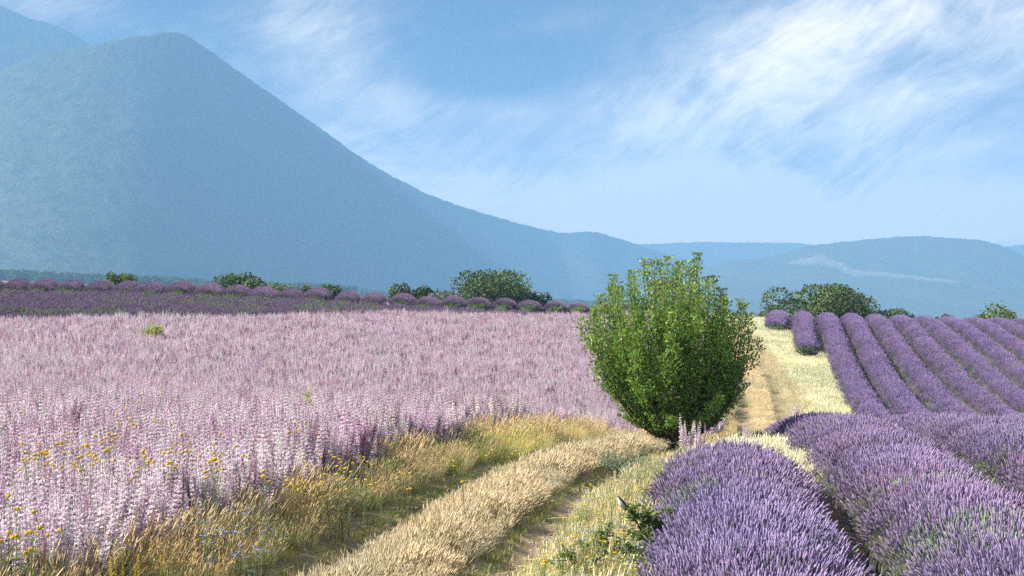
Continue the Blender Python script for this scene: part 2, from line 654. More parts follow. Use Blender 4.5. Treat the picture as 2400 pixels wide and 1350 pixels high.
def rock_main(U, V, X, Y):
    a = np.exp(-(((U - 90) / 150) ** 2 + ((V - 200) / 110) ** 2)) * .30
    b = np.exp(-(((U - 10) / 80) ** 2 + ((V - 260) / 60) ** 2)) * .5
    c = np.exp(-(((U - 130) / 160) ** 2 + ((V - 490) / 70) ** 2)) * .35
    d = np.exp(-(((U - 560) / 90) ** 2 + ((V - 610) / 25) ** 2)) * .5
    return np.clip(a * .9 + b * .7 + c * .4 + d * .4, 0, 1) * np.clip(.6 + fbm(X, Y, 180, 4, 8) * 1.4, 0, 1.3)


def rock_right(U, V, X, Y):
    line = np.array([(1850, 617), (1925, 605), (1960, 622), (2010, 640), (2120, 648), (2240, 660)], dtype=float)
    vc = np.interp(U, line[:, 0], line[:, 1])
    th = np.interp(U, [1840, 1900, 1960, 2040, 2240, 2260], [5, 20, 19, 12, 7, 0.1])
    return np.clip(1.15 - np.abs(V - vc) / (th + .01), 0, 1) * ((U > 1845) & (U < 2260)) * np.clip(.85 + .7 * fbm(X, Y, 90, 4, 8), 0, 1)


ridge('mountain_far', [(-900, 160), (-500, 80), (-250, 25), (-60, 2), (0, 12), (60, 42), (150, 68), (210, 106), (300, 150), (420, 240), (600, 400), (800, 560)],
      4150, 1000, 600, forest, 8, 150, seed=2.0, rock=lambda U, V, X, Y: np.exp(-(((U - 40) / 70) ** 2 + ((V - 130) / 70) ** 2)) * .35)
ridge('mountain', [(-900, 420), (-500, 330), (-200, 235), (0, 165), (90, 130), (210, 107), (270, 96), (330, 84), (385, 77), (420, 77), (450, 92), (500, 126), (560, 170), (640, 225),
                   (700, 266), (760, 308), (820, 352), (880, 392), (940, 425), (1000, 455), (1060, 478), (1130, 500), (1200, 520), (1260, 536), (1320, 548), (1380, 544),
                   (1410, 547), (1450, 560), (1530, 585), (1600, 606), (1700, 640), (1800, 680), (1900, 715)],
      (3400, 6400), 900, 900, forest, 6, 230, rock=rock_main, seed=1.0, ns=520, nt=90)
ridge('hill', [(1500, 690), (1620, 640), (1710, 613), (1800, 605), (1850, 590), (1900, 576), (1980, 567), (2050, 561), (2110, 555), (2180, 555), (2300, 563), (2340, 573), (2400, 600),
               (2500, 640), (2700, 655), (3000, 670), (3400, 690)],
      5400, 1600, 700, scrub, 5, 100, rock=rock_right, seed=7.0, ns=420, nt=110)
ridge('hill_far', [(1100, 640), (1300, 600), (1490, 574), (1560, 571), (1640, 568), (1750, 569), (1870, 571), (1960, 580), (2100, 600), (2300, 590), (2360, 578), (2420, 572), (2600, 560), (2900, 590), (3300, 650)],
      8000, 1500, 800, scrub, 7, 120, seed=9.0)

# ------------------------------------------------------------------ haze: one closed box of air
def box_mesh(name, x0, x1, y0, y1, z0, z1, mats):
    V = np.array([(x, y, z) for z in (z0, z1) for y in (y0, y1) for x in (x0, x1)], dtype=float)
    F = np.array([(0, 2, 3, 1), (4, 5, 7, 6), (0, 1, 5, 4), (2, 6, 7, 3), (0, 4, 6, 2), (1, 3, 7, 5)])
    return make_mesh(name, V, F, mats)


hz = bpy.data.materials.new('haze_air')
hz.use_nodes = True
h = NT(hz.node_tree)
h.n.clear()
ho = h.add('ShaderNodeOutputMaterial')
hv = h.add('ShaderNodeVolumePrincipled')
hv.inputs['Color'].default_value = (.28, .57, .95, 1)
hv.inputs['Density'].default_value = 2.35e-4
hv.inputs['Anisotropy'].default_value = 0.1
h.link(hv.outputs[0], ho.inputs['Volume'])
zmin = float(ZZ.min())
allz = max(max((o.matrix_world @ Vector(c)).z for c in o.bound_box) for o in COL.objects if o.type == 'MESH')
haze = add_obj('haze', box_mesh('haze', -9300, 9300, -3000, 9300, min(zmin, -160) - 60, allz + 12, [hz]))
tag(haze, kind='stuff')
print('haze top', allz, 'ground min', zmin)

# ------------------------------------------------------------------ scatter: many copies of a few small plants, one object, kind = stuff
def euler_to(D):
    """euler angles that turn +Z towards D"""
    D = unit(D)
    th = np.arccos(np.clip(D[:, 2], -1, 1))
    ps = np.arctan2(D[:, 1], D[:, 0])
    return np.stack([np.zeros_like(th), th, ps], axis=1)


_groups = {}


def scatter_group(key, templates):
    if key in _groups:
        return _groups[key]
    g = bpy.data.node_groups.new('scatter_' + key, 'GeometryNodeTree')
    g.interface.new_socket('Geometry', in_out='INPUT', socket_type='NodeSocketGeometry')
    g.interface.new_socket('Geometry', in_out='OUTPUT', socket_type='NodeSocketGeometry')
    n, l = g.nodes, g.links
    gi, go = n.new('NodeGroupInput'), n.new('NodeGroupOutput')
    g2i = n.new('GeometryNodeGeometryToInstance')
    for t in reversed(templates):
        oi = n.new('GeometryNodeObjectInfo')
        oi.inputs['Object'].default_value = t
        l.new(oi.outputs['Geometry'], g2i.inputs[0])

    def attr(name, typ):
        a = n.new('GeometryNodeInputNamedAttribute')
        a.data_type = typ
        a.inputs['Name'].default_value = name
        return a.outputs['Attribute']
    iop = n.new('GeometryNodeInstanceOnPoints')
    iop.inputs['Pick Instance'].default_value = True
    l.new(gi.outputs[0], iop.inputs['Points'])
    l.new(g2i.outputs[0], iop.inputs['Instance'])
    l.new(attr('pick', 'INT'), iop.inputs['Instance Index'])
    e2r = n.new('FunctionNodeEulerToRotation')
    l.new(attr('rot', 'FLOAT_VECTOR'), e2r.inputs[0])
    l.new(e2r.outputs[0], iop.inputs['Rotation'])
    l.new(attr('scl', 'FLOAT_VECTOR'), iop.inputs['Scale'])
    l.new(iop.outputs[0], go.inputs[0])
    _groups[key] = g
    return g


def scatter(name, key, templates, P, R, Sc, tint, parent=None, pick=None):
    n = len(P)
    me = make_mesh(name, P, [])
    Sc = np.asarray(Sc, dtype=np.float32)
    if Sc.ndim == 1:
        Sc = np.repeat(Sc[:, None], 3, axis=1)
    for nm, arr in (('rot', R), ('scl', Sc)):
        a = me.attributes.new(nm, 'FLOAT_VECTOR', 'POINT')
        a.data.foreach_set('vector', np.asarray(arr, dtype=np.float32).ravel())
    a = me.attributes.new('tint', 'FLOAT_COLOR', 'POINT')
    c = np.ones((n, 4), dtype=np.float32)
    c[:, :3] = tint
    a.data.foreach_set('color', c.ravel())
    a = me.attributes.new('pick', 'INT', 'POINT')
    if pick is None:
        pick = rng.integers(0, len(templates), n)
    a.data.foreach_set('value', np.asarray(pick, dtype=np.int32))
    o = add_obj(name, me, parent)
    md = o.modifiers.new('scatter', 'NODES')
    md.node_group = scatter_group(key, templates)
    tag(o, kind='stuff')
    return o


def rand_rot(n, tilt=0.1, lean=(0, 0)):
    R = rng.normal(0, tilt, (n, 3))
    R[:, 2] = rng.uniform(0, 2 * np.pi, n)
    return R


def sample(x0, x1, y0, y1, dens, keep):
    """random points in a rectangle kept where keep(X, Y) (0..1) says so"""
    n = int((x1 - x0) * (y1 - y0) * dens)
    X = rng.uniform(x0, x1, n)
    Y = rng.uniform(y0, y1, n)
    k = rng.uniform(0, 1, n) < keep(X, Y)
    return X[k], Y[k]


def in_view(X, Y, margin=3.0):
    return (np.abs(X) < 0.315 * Y + margin)


ORD = ['first', 'second', 'third', 'fourth', 'fifth', 'sixth', 'seventh', 'eighth', 'ninth', 'tenth', 'eleventh', 'twelfth', 'thirteenth',
       'fourteenth', 'fifteenth', 'sixteenth', 'seventeenth', 'eighteenth', 'nineteenth', 'twentieth', 'twenty-first', 'twenty-second', 'twenty-third',
       'twenty-fourth', 'twenty-fifth', 'twenty-sixth']


# ---------------- plant templates (not linked to the scene themselves)
def lavender_tuft(seed, n=9, spread=.075, stem=.16, head=.055, rad=.0075):
    r = np.random.default_rng(seed)
    g = Geo()
    for i in range(n):
        a, q = r.uniform(0, 6.283), spread * math.sqrt(r.uniform())
        base = np.array([q * math.cos(a) * .6, q * math.sin(a) * .6, -.04])
        d = unit(np.array([math.cos(a) * q * 2.2 + r.normal(0, .16), math.sin(a) * q * 2.2 + r.normal(0, .16), 1.0]))
        L = stem * r.choice([r.uniform(.6, 1.1), r.uniform(.9, 1.6)], p=[.72, .28])
        top = base + d * L
        g.tube([base, base + d * L * .5, top], [.0018, .0016, .0014], 3, np.array([.20, .24, .13]) * r.uniform(.8, 1.2), False)
        hl = head * r.uniform(.75, 1.3)
        k = r.uniform(0, 1)
        c = np.array([.37, .275, .43]) * (1 - k) + np.array([.17, .13, .285]) * k
        c = c * r.uniform(.7, 1.3)
        rr = rad * r.uniform(.8, 1.2)
        ts = np.array([0, .14, .28, .42, .58, .74, .88, 1.0])
        rs = np.array([.35, .95, .65, 1.05, .7, .9, .55, .12]) * rr
        cs = np.stack([c * f for f in (.6, 1.05, .7, 1.15, .75, 1.2, .9, 1.1)])
        pts = top + d * (ts * hl)[:, None]
        g.tube(pts, rs, 4, cs, False)
    return add_obj('lavender_tuft', g.mesh('lavender_tuft', [M_LAV_I]), link=False)


def sage_plant_geo(seed, spires=6, hgt_=.95, dense=1.0, pal=0):
    """clary sage: a few broad grey-green leaves, several branched spires of pale lilac flowers in whorls with pink bracts"""
    r = np.random.default_rng(seed)
    g = Geo()
    # leaves
    n = 12
    a = r.uniform(0, 6.283, n)
    P = np.stack([.03 * np.cos(a), .03 * np.sin(a), r.uniform(.02, .30, n)], 1)
    D = np.stack([np.cos(a), np.sin(a), r.uniform(.0, .7, n)], 1)
    V, T = leaves(P, D, np.tile([0, 0, 1.0], (n, 1)), r.uniform(.12, .22, n), r.uniform(.07, .12, n), .12)
    g.put(V, None, T, np.repeat(np.array([.32, .37, .22])[None] * r.uniform(.7, 1.2, (n, 1)), 4, 0))
    for s in range(spires):
        a = r.uniform(0, 6.283)
        q = r.uniform(.03, .2) if s else 0
        base = np.array([.03 * math.cos(a), .03 * math.sin(a), 0.0])
        tip = np.array([q * math.cos(a) + r.normal(0, .06), q * math.sin(a) + r.normal(0, .06), hgt_ * r.uniform(.58, 1.0)])
        mid = (base + tip) / 2 + np.array([q * .3 * math.cos(a), q * .3 * math.sin(a), -.05])
        t = np.linspace(0, 1, 6)[:, None]
        pts = base * (1 - t) ** 2 + mid * 2 * t * (1 - t) + tip * t ** 2
        g.tube(pts, np.linspace(.006, .002, 6), 3, (.24, .22, .15), False)
        kind = r.uniform()
        if pal == 1:
            kind = .9
        corolla = np.array([.97, .89, .94]) if kind < .66 else (np.array([.84, .70, .84]) if kind < .88 else np.array([.66, .46, .58]))
        bract = np.array([.88, .68, .78]) if kind < .66 else (np.array([.72, .50, .66]) if kind < .88 else np.array([.40, .18, .24]))
        t0 = r.uniform(.26, .42)
        m = int(235 * dense * (1 - t0) / .6)
        tt = t0 + (1 - t0) * r.uniform(0, 1, m)[:, None]
        lev = np.round((tt - t0) * 22) / 22 + t0                      # loosely gathered in whorls
        tt = tt * .45 + lev * .55
        c = base * (1 - tt) ** 2 + mid * 2 * tt * (1 - tt) + tip * tt ** 2
        taper = (np.sin(np.clip((1 - tt[:, 0]) / .55, 0, 1) * 1.57) ** .7 * .8 + .2)
        aa = r.uniform(0, 6.283, m)
        isb = r.uniform(0, 1, m) < .17
        D = np.stack([np.cos(aa), np.sin(aa), r.uniform(-.1, .9, m)], 1)
        ln = np.where(isb, .030, .040) * taper * r.uniform(.7, 1.3, m)
        V, T = leaves(c + D * (.006 * taper)[:, None], D, r.normal(0, .5, (m, 3)) + [0, 0, 1], ln, ln * np.where(isb, .8, .62), .2)
        colr = np.where(isb[:, None], bract, corolla) * r.uniform(.88, 1.06, (m, 1))
        g.put(V, None, T, np.repeat(np.minimum(colr, .97), 4, 0))
    return g


def grass_clump(seed, n=22, h=.5, spread=.09, lean=(.18, .05), cols=((.55, .42, .2),), head=True, width=.003, headcol=(.62, .5, .3), matl=None):
    r = np.random.default_rng(seed)
    g = Geo()
    for i in range(n):
        a, q = r.uniform(0, 6.283), spread * math.sqrt(r.uniform())
        base = np.array([q * math.cos(a), q * math.sin(a), -.03])
        L = h * r.uniform(.55, 1.15)
        out = np.array([math.cos(a) * q * 1.5 + r.normal(0, .10) + lean[0], math.sin(a) * q * 1.5 + r.normal(0, .10) + lean[1], 0]) * L
        t = np.linspace(0, 1, 4)[:, None]
        pts = base + np.array([0, 0, 1.0]) * L * (t - .12 * t ** 2) + out * t ** 1.8
        w = width * r.uniform(.7, 1.3)
        side = unit(np.array([r.normal(), r.normal(), 0.0]))
        ws = w * np.array([1, .9, .65, .25])[:, None]
        V = np.concatenate([pts - side * ws, pts + side * ws])
        Q = [(k, k + 1, k + 5, k + 4) for k in range(3)]
        c = np.array(cols[r.integers(len(cols))]) * r.uniform(.75, 1.2)
        cc = np.concatenate([np.stack([c * f for f in (.8, .9, 1.0, 1.1)])] * 2)
        g.put(V, Q, None, cc)
        if head and r.uniform() < .75:
            d = unit(pts[-1] - pts[-2])
            hl, hr = r.uniform(.035, .075), r.uniform(.0035, .0065)
            p = pts[-1][None] + d[None] * (np.array([-.3, .25, .7, 1.0]) * hl)[:, None]
            g.tube(p, np.array([.3, 1, .75, .1]) * hr, 3, np.array(headcol) * r.uniform(.8, 1.25), False)
    return add_obj('grass_clump', g.mesh('grass_clump', [matl or M_GRASS_I]), link=False)


def leafy_clump(seed, n=40, h=.35, spread=.12, col=(.22, .30, .10), ll=.05, lw=.018):
    r = np.random.default_rng(seed)
    g = Geo()
    for s in range(7):
        a, q = r.uniform(0, 6.283), spread * math.sqrt(r.uniform())
        b = np.array([q * math.cos(a) * .5, q * math.sin(a) * .5, 0])
        tip = np.array([q * math.cos(a) * 1.4, q * math.sin(a) * 1.4, h * r.uniform(.6, 1.1)])
        t = np.linspace(0, 1, 4)[:, None]
        pts = b * (1 - t) + tip * t + np.array([0, 0, .05]) * t * (1 - t)
        g.tube(pts, [.003, .0025, .002, .001], 3, np.array(col) * .8, False)
        m = n // 7
        tt = r.uniform(.15, 1, m)[:, None]
        P = b * (1 - tt) + tip * tt
        aa = r.uniform(0, 6.283, m)
        D = np.stack([np.cos(aa), np.sin(aa), r.uniform(-.1, .9, m)], 1)
        V, T = leaves(P, D, np.tile([0, 0, 1.0], (m, 1)), ll * r.uniform(.6, 1.2, m), lw * r.uniform(.7, 1.2, m), .15)
        g.put(V, None, T, np.repeat(np.array(col)[None] * r.uniform(.7, 1.3, (m, 1)), 4, 0))
    return add_obj('leafy_clump', g.mesh('leafy_clump', [M_GRASS_I]), link=False)


LAV = [lavender_tuft(100 + i) for i in range(5)]
SAGE = []
for i in range(6):
    g_ = sage_plant_geo(200 + i, spires=9, pal=1 if i == 5 else 0)
    SAGE.append(add_obj('sage_template', g_.mesh('sage_template', [M_PETAL_I]), link=False))
GOLD = [grass_clump(300 + i, 34, .55, .11, (.14 + .05 * i, -.06 + .04 * i), ((.62, .54, .34), (.70, .62, .42), (.52, .50, .28), (.42, .46, .21))) for i in range(4)]
STRAW = [grass_clump(320 + i, 34, .27, .10, (.18 + .06 * i, -.12 + .05 * i), ((.66, .58, .40), (.73, .65, .47), (.52, .49, .29), (.42, .43, .22)), True, .0022, (.70, .60, .43)) for i in range(4)]
GREEN = [grass_clump(340 + i, 26, .45, .10, (.12, .0), ((.26, .36, .10), (.34, .43, .14), (.46, .46, .19)), False, .0045) for i in range(3)]
PALE = [grass_clump(360 + i, 22, .24, .12, (.12, -.05), ((.64, .65, .42), (.72, .70, .50), (.50, .56, .30)), True, .004, (.82, .80, .62)) for i in range(4)]
TURF = [grass_clump(380 + i, 22, .09, .10, (.1, .0), ((.24, .31, .10), (.36, .38, .16), (.50, .45, .24)), False, .004) for i in range(3)]
WEED = [leafy_clump(400, 46, .34, .13, (.30, .36, .16)), leafy_clump(401, 46, .28, .13, (.42, .46, .24), .04, .014), leafy_clump(402, 40, .30, .13, (.20, .30, .10))]


# ------------------------------------------------------------------ lavender rows
def lavender_row(label, group, cxf, y0, y1, hw, h, dens, scale, spike=.17, round0=True, round1=True, bush=.75, green0=False, tintc=(1, 1, 1), ycut=None, greenamt=.04, seed=0):
    root = empty('lavender_row', (float(cxf(y0)), float(y0), float(hgt(cxf(y0), y0))))
    tag(root, label, 'lavender row', group)
    ox, oy, oz = root.location
    # foliage: one humped ridge with a rounded end
    ys = np.arange(y0, y1 + .01, .22 if hw > .8 and y0 < 40 else .45)
    if len(ys) < 5:
        ys = np.linspace(y0, y1, 5)
    ph = np.linspace(0, np.pi, 17)

    def prof(Y):
        e = np.ones_like(Y)
        if round0:
            e = e * np.sqrt(np.clip(1 - np.clip(1 - (Y - y0) / (hw * .9), 0, 1) ** 2, 0.0, 1))
        if round1:
            e = e * np.sqrt(np.clip(1 - np.clip(1 - (y1 - Y) / (hw * .9), 0, 1) ** 2, 0.0, 1))
        b = 1 + .10 * vnoise(Y, Y * 0 + seed * 3.7, bush, seed) + .04 * vnoise(Y, Y * 0 + seed, bush * .45, seed + 1)
        return e, b

    def surf(Y, PH, grow_):
        """grow_=0: foliage surface; 1: tips of the spikes"""
        e, b = prof(Y)
        side = 1 + .05 * vnoise(Y, PH * .8 + seed, bush, seed + 5)
        H = (h - spike * .75 * (1 - grow_)) * b
        A = (hw - spike * .55 * (1 - grow_)) * b * side
        c, s = np.cos(PH), np.sin(PH)
        X = cxf(Y) + A * np.sign(c) * np.abs(c) ** .95 * np.maximum(e, .02) ** .7
        Z = H * np.maximum(e, .0) * np.abs(s) ** .95
        return X, Z
    Yg, Pg = np.meshgrid(ys, ph, indexing='ij')
    Xg, Zg = surf(Yg, Pg, 0.0)
    Zg = Zg + hgt(Xg, Yg) - .03
    nyy, nph = Yg.shape
    ii = np.arange(nyy * nph).reshape(nyy, nph)
    F = np.stack([ii[:-1, :-1], ii[1:, :-1], ii[1:, 1:], ii[:-1, 1:]], -1).reshape(-1, 4)
    C = np.array([.085, .095, .07]) * (1 + .3 * vnoise(Xg, Yg, .3, seed)[..., None])
    me = make_mesh('foliage_mound', np.stack([Xg - ox, Yg - oy, Zg - oz], -1).reshape(-1, 3), F, [M_MOUND], C.reshape(-1, 3), smooth=True)
    add_obj('foliage_mound', me, root)
    # flower spikes
    area = (y1 - y0) * (2.0 * hw + 1.2 * h)
    n = int(area * dens)
    Y = rng.uniform(y0, y1, n)
    PH = np.arccos(rng.uniform(-1, 1, n) * .6 + .4 * np.cos(rng.uniform(.03, np.pi - .03, n)))
    X, Z = surf(Y, PH, 0.0)
    Z = Z + hgt(X, Y)
    if ycut is not None:
        k = ycut(X, Y)
        X, Y, Z, PH = X[k], Y[k], Z[k], PH[k]
    n = len(X)
    e, _ = prof(Y)
    nrm = np.stack([np.cos(PH), np.zeros(n), np.sin(PH)], 1)
    if round0:
        q = np.clip(1 - (Y - y0) / (hw * .9), 0, 1)
        nrm[:, 1] -= q * 1.2
    if round1:
        q = np.clip(1 - (y1 - Y) / (hw * .9), 0, 1)
        nrm[:, 1] += q * 1.2
    nrm = unit(nrm)
    D = nrm * .75 + np.array([.06, 0, .5]) + rng.normal(0, .15, (n, 3))
    D[:, 0] += .28 * vnoise(X, Y, .42, seed + 30)
    D[:, 1] += .28 * vnoise(X, Y, .42, seed + 31)
    t = np.array(tintc) * (1 + .16 * vnoise(X, Y, .9, seed + 2)[:, None]) * rng.uniform(.85, 1.15, (n, 1))
    warm = vnoise(X, Y, 2.2, 11)[:, None]
    t = t * (1 + np.array([.08, .02, -.02]) * warm)
    # thin places where grey-green stems show more than flowers
    gmask = (fbm(X, Y, 1.0, 3, 21) > 0.55 - greenamt * 2.5) & (rng.uniform(0, 1, n) < .55)
    gcol = np.array([.85, 1.35, .62]) * rng.uniform(.8, 1.2, (n, 1))
    t = np.where(gmask[:, None], gcol, t)
    if green0:                                                     # leafy skirt at the row's near end
        low = (Y < y0 + hw * .75) & (Z - hgt(X, Y) < h * .48) & (np.abs(np.cos(PH)) < .75)
        t = np.where(low[:, None], np.array([1.05, 2.2, .40]) * rng.uniform(.7, 1.2, (n, 1)), t)
    sc = scale * rng.uniform(.8, 1.15, n)
    scatter('flower_spikes', 'lavender', LAV, np.stack([X - ox, Y - oy, Z - oz], 1), euler_to(D), np.stack([sc, sc, sc], 1), t, root)
    return root


LG1 = 'lavender rows close to the camera'
for k, (y0, y1, lab) in enumerate([
        (9.0, 21.2, 'big lavender row in the foreground that ends beside the bramble and the grass track'),
        (9.0, 40.0, 'big foreground lavender row with pale grass by its far left side'),
        (9.5, 40.0, 'foreground lavender row behind the dark furrow, running out at the right edge'),
        (13.0, 40.0, 'lavender row glimpsed at the far right edge behind the foreground rows')]):
    lavender_row(lab, LG1, lambda Y, k=k: front_cx(k, Y), y0, y1, .87, .59, 200, .93, seed=k + 1, tintc=(1.0, 1.0, 1.0), round0=False,
                 ycut=lambda X, Y: np.abs(X) < .32 * Y + 1.5)

LG2 = 'long lavender rows on the slope right of the track'
r_start = {0: 104, 1: 92.0}
for k in range(0, 15):
    y0 = r_start.get(k, 62.0)
    y1 = 124.0
    nm = ORD[k]
    if k == 0:
        lab = 'short rounded lavender row on the crest, left of the long rows'
    elif k == 1:
        lab = 'lavender row on the slope that ends halfway in a dark green tuft'
    elif k == 2:
        lab = 'long lavender row bordering the pale grass strip on the slope'
    else:
        lab = '%s long lavender row on the slope, counted rightwards from the pale grass strip' % ORD[k - 2]
    lavender_row(lab, LG2, lambda Y, k=k: right_cx(k, Y), y0, y1, .70, .74, 44, 1.25, spike=.2, seed=20 + k, round0=k < 2, green0=k < 2, greenamt=.0, bush=1.0, tintc=(.90, .86, 1.0),
                 ycut=lambda X, Y: np.abs(X) < .32 * Y + 3)

LG3 = 'lavender row ends along the crest behind the pink field'


def crest_y(X):
    return np.interp(X, [-45, -31.5, -11.6, -4.5, .5, 4, 8, 13], [103, 105, 108, 111.5, 115, 117, 118, 117])


nrow = 0
for X0 in np.arange(-34.4, 12.5, 1.69):
    y0 = float(crest_y(X0))
    lab = '%s rounded lavender row end from the left on the crest behind the pink field' % ORD[min(nrow, 25)]
    if nrow > 25:
        lab = 'rounded lavender row end on the crest, %s behind the green tree' % ('first' if nrow == 26 else 'second')
    X0 = X0 + rng.uniform(-.14, .14)
    y0 = y0 + rng.uniform(-.5, .3)
    lavender_row(lab, LG3, lambda Y, X0=X0, y0=y0: X0 + (.9 * X0 / y0 + .03) * (Y - y0), y0, y0 + 13, 0.81 * rng.uniform(.90, 1.08), .70 * rng.uniform(.88, 1.12), 46, 1.15, spike=.2,
                 seed=50 + nrow, green0=True, greenamt=-.1, bush=1.1, ycut=lambda X, Y: np.abs(X) < .32 * Y + 3, tintc=np.array((.80, .75, .74)) * rng.uniform(.85, 1.1))
    nrow += 1

# darker lavender between the pink field and the crest, in rows seen from the side
LG4 = 'dark lavender rows seen side on behind the pink field'


def sage_far(X):
    return np.interp(X, [-60, -28, -14, -5, 4, 10, 30], [78, 81, 90, 100.5, 105, 110, 112])


class SideRow:
    pass


def side_row(label, yc, x0, x1, seed):
    """a lavender row that runs across the view"""
    root = empty('lavender_row', (x0, yc, float(hgt(x0, yc))))
    tag(root, label, 'lavender row', LG4)
    ox, oy, oz = root.location
    hw, h, sp = .78, .50, .2
    xs = np.arange(x0, x1, .45)
    ph = np.linspace(0, np.pi, 13)

    def yc_(X):
        return yc + .10 * (X - x0)

    def surf(X, PH, f):
        e = np.sqrt(np.clip(1 - np.clip(1 - (x1 - X) / .8, 0, 1) ** 2, 0, 1)) * np.sqrt(np.clip(1 - np.clip(1 - (X - x0) / .8, 0, 1) ** 2, 0, 1))
        b = 1 + .10 * vnoise(X, X * 0 + seed, .9, seed)
        c, s = np.cos(PH), np.sin(PH)
        return yc_(X) + (hw - sp * .55 * (1 - f)) * b * c * np.maximum(e, .05), (h - sp * .75 * (1 - f)) * b * e * np.abs(s) ** .8
    Xg, Pg = np.meshgrid(xs, ph, indexing='ij')
    Yg, Zg = surf(Xg, Pg, 0)
    Zg = Zg + hgt(Xg, Yg) - .03
    ii = np.arange(Xg.size).reshape(Xg.shape)
    F = np.stack([ii[:-1, :-1], ii[:-1, 1:], ii[1:, 1:], ii[1:, :-1]], -1).reshape(-1, 4)
    C = np.array([.075, .085, .06]) * np.ones((*Xg.shape, 3))
    add_obj('foliage_mound', make_mesh('foliage_mound', np.stack([Xg - ox, Yg - oy, Zg - oz], -1).reshape(-1, 3), F, [M_MOUND], C.reshape(-1, 3), smooth=True), root)
    n = int((x1 - x0) * 2.3 * 32)
    X = rng.uniform(x0, x1, n)
    PH = rng.uniform(.05, np.pi - .05, n)
    Y, Z = surf(X, PH, 0)
    Z = Z + hgt(X, Y)
    D = np.stack([rng.normal(.05, .12, n), np.cos(PH) * .7, np.sin(PH) * .7 + .5], 1)
    t = np.array([.80, .74, .73]) * rng.uniform(.75, 1.15, (n, 1))
    gm = (fbm(X, Y * 2, 1.6, 3, 31) > .22) & (rng.uniform(0, 1, n) < .75) & (X < -8)
    t = np.where(gm[:, None], np.array([.85, 1.5, .42]) * rng.uniform(.55, 1.0, (n, 1)), t)
    sc = 1.35 * rng.uniform(.8, 1.15, n)
    scatter('flower_spikes', 'lavender', LAV, np.stack([X - ox, Y - oy, Z - oz], 1), euler_to(D), sc, t, root)


k = 0
for yc in np.arange(80.0, 103.0, 1.7):
    # runs from outside the left edge to the edge of the pink field / the row ends
    xs_ = np.arange(-42, 8, .25)
    ok = (yc + .10 * (xs_ + 42) < crest_y(xs_) - 2.7) & (yc + .10 * (xs_ + 42) > sage_far(xs_) + .6)
    if ok.sum() < 10:
        continue
    a, b = float(xs_[ok][0]), float(xs_[ok][-1])
    yb = yc + .10 * (a + 42)
    side_row('%s dark lavender row across the view, counted up the slope from the pink field' % ORD[k], yb, a, b, 70 + k)
    k += 1

# ------------------------------------------------------------------ clary sage field
def sage_left_edge(X, Y):
    """1 inside the pink field"""
    e = np.interp(Y, [8, 13, 15.5, 20, 24.5, 29, 34, 45, 66, 120], [-2.1, -2.05, -2.0, -1.85, -1.95, -2.4, -2.3, -1.9, -1.7, -1.7])
    d = lat(X, Y) + .22 * vnoise(X, Y, .8, 41)
    return (d < e) & (Y < sage_far(X))


P_ = []
for (y0, y1, dens) in ((9, 36, 31.0), (36, 52, 10.0), (52, 112, 26.0)):
    x0 = -(.33 * y1 + 3)
    X, Y = sample(x0, 16, y0, y1, dens, lambda X, Y: (sage_left_edge(X, Y) & in_view(X, Y)).astype(float))
    P_.append(np.stack([X, Y], 1))
P_ = np.concatenate(P_)
X, Y = P_.T
n = len(X)
sc = (1.0 + .14 * fbm(X, Y, 1.6, 3, 44)) * rng.uniform(.78, 1.12, n)
sc *= np.where(Y > 60, .92, 1.0)
tone = fbm(X, Y, 1.4, 3, 45)[:, None]
tint = np.ones((n, 3)) * (1 + .08 * tone) * rng.uniform(.88, 1.06, (n, 1))
pinker = np.clip(fbm(X, Y, .9, 3, 47) * 1.6 - .2, 0, 1)[:, None]
tint = tint * (1 + np.array([.0, -.11, -.05]) * pinker)
tint *= 1 + np.array([.0, -.06, .0]) * np.clip(rng.normal(0, 1, (n, 1)), -1, 1.5)
dist_ = np.hypot(X, Y)
order = np.argsort(dist_ + np.where(in_view(X, Y, -0.2), 0, 1000))
near_i, rest = order[:300], order[300:]
pk = rng.choice(6, n, p=[.21, .2, .2, .16, .15, .08])
scatter('clary_sage_field', 'sage', SAGE, np.stack([X, Y, ground_z(X, Y) - .02], 1)[rest], rand_rot(len(rest), .12), sc[rest], tint[rest], None, pk[rest])
# the nearest plants one by one: stalks with leaves, flowers as their own part
SAGE_ME = []
for i in range(6):
    g_ = sage_plant_geo(200 + i, spires=9, pal=1 if i == 5 else 0)
    SAGE_ME.append(g_.mesh('clary_sage', [M_VEG]))
for i in near_i:
    o = add_obj('clary_sage', SAGE_ME[pk[i]], None, (X[i], Y[i], float(ground_z(X[i], Y[i])) - .02))
    o.rotation_euler = (rng.normal(0, .07), rng.normal(0, .07), rng.uniform(0, 6.28))
    o.scale = (sc[i],) * 3
    tag(o, 'pale pink clary sage plant at the near left edge of the pink field', 'flower', 'nearest clary sage plants of the pink field')

# ------------------------------------------------------------------ grasses
def lav_edge(Y):
    """left edge of the lavender on the right of the track"""
    a = np.where(Y < 21.3, front_cx(0, Y) - .95, np.where(Y < 46, front_cx(1, Y) - .95, np.where(Y < 92, right_cx(2, Y) - .75, np.where(Y < 104, right_cx(1, Y) - .75, right_cx(0, Y) - .75))))
    return a


def edge_sage_d(Y):
    return np.interp(Y, [8, 13, 15.5, 20, 24.5, 29, 34, 45, 66, 120], [-2.1, -2.05, -2.0, -1.85, -1.95, -2.4, -2.3, -1.9, -1.7, -1.7])


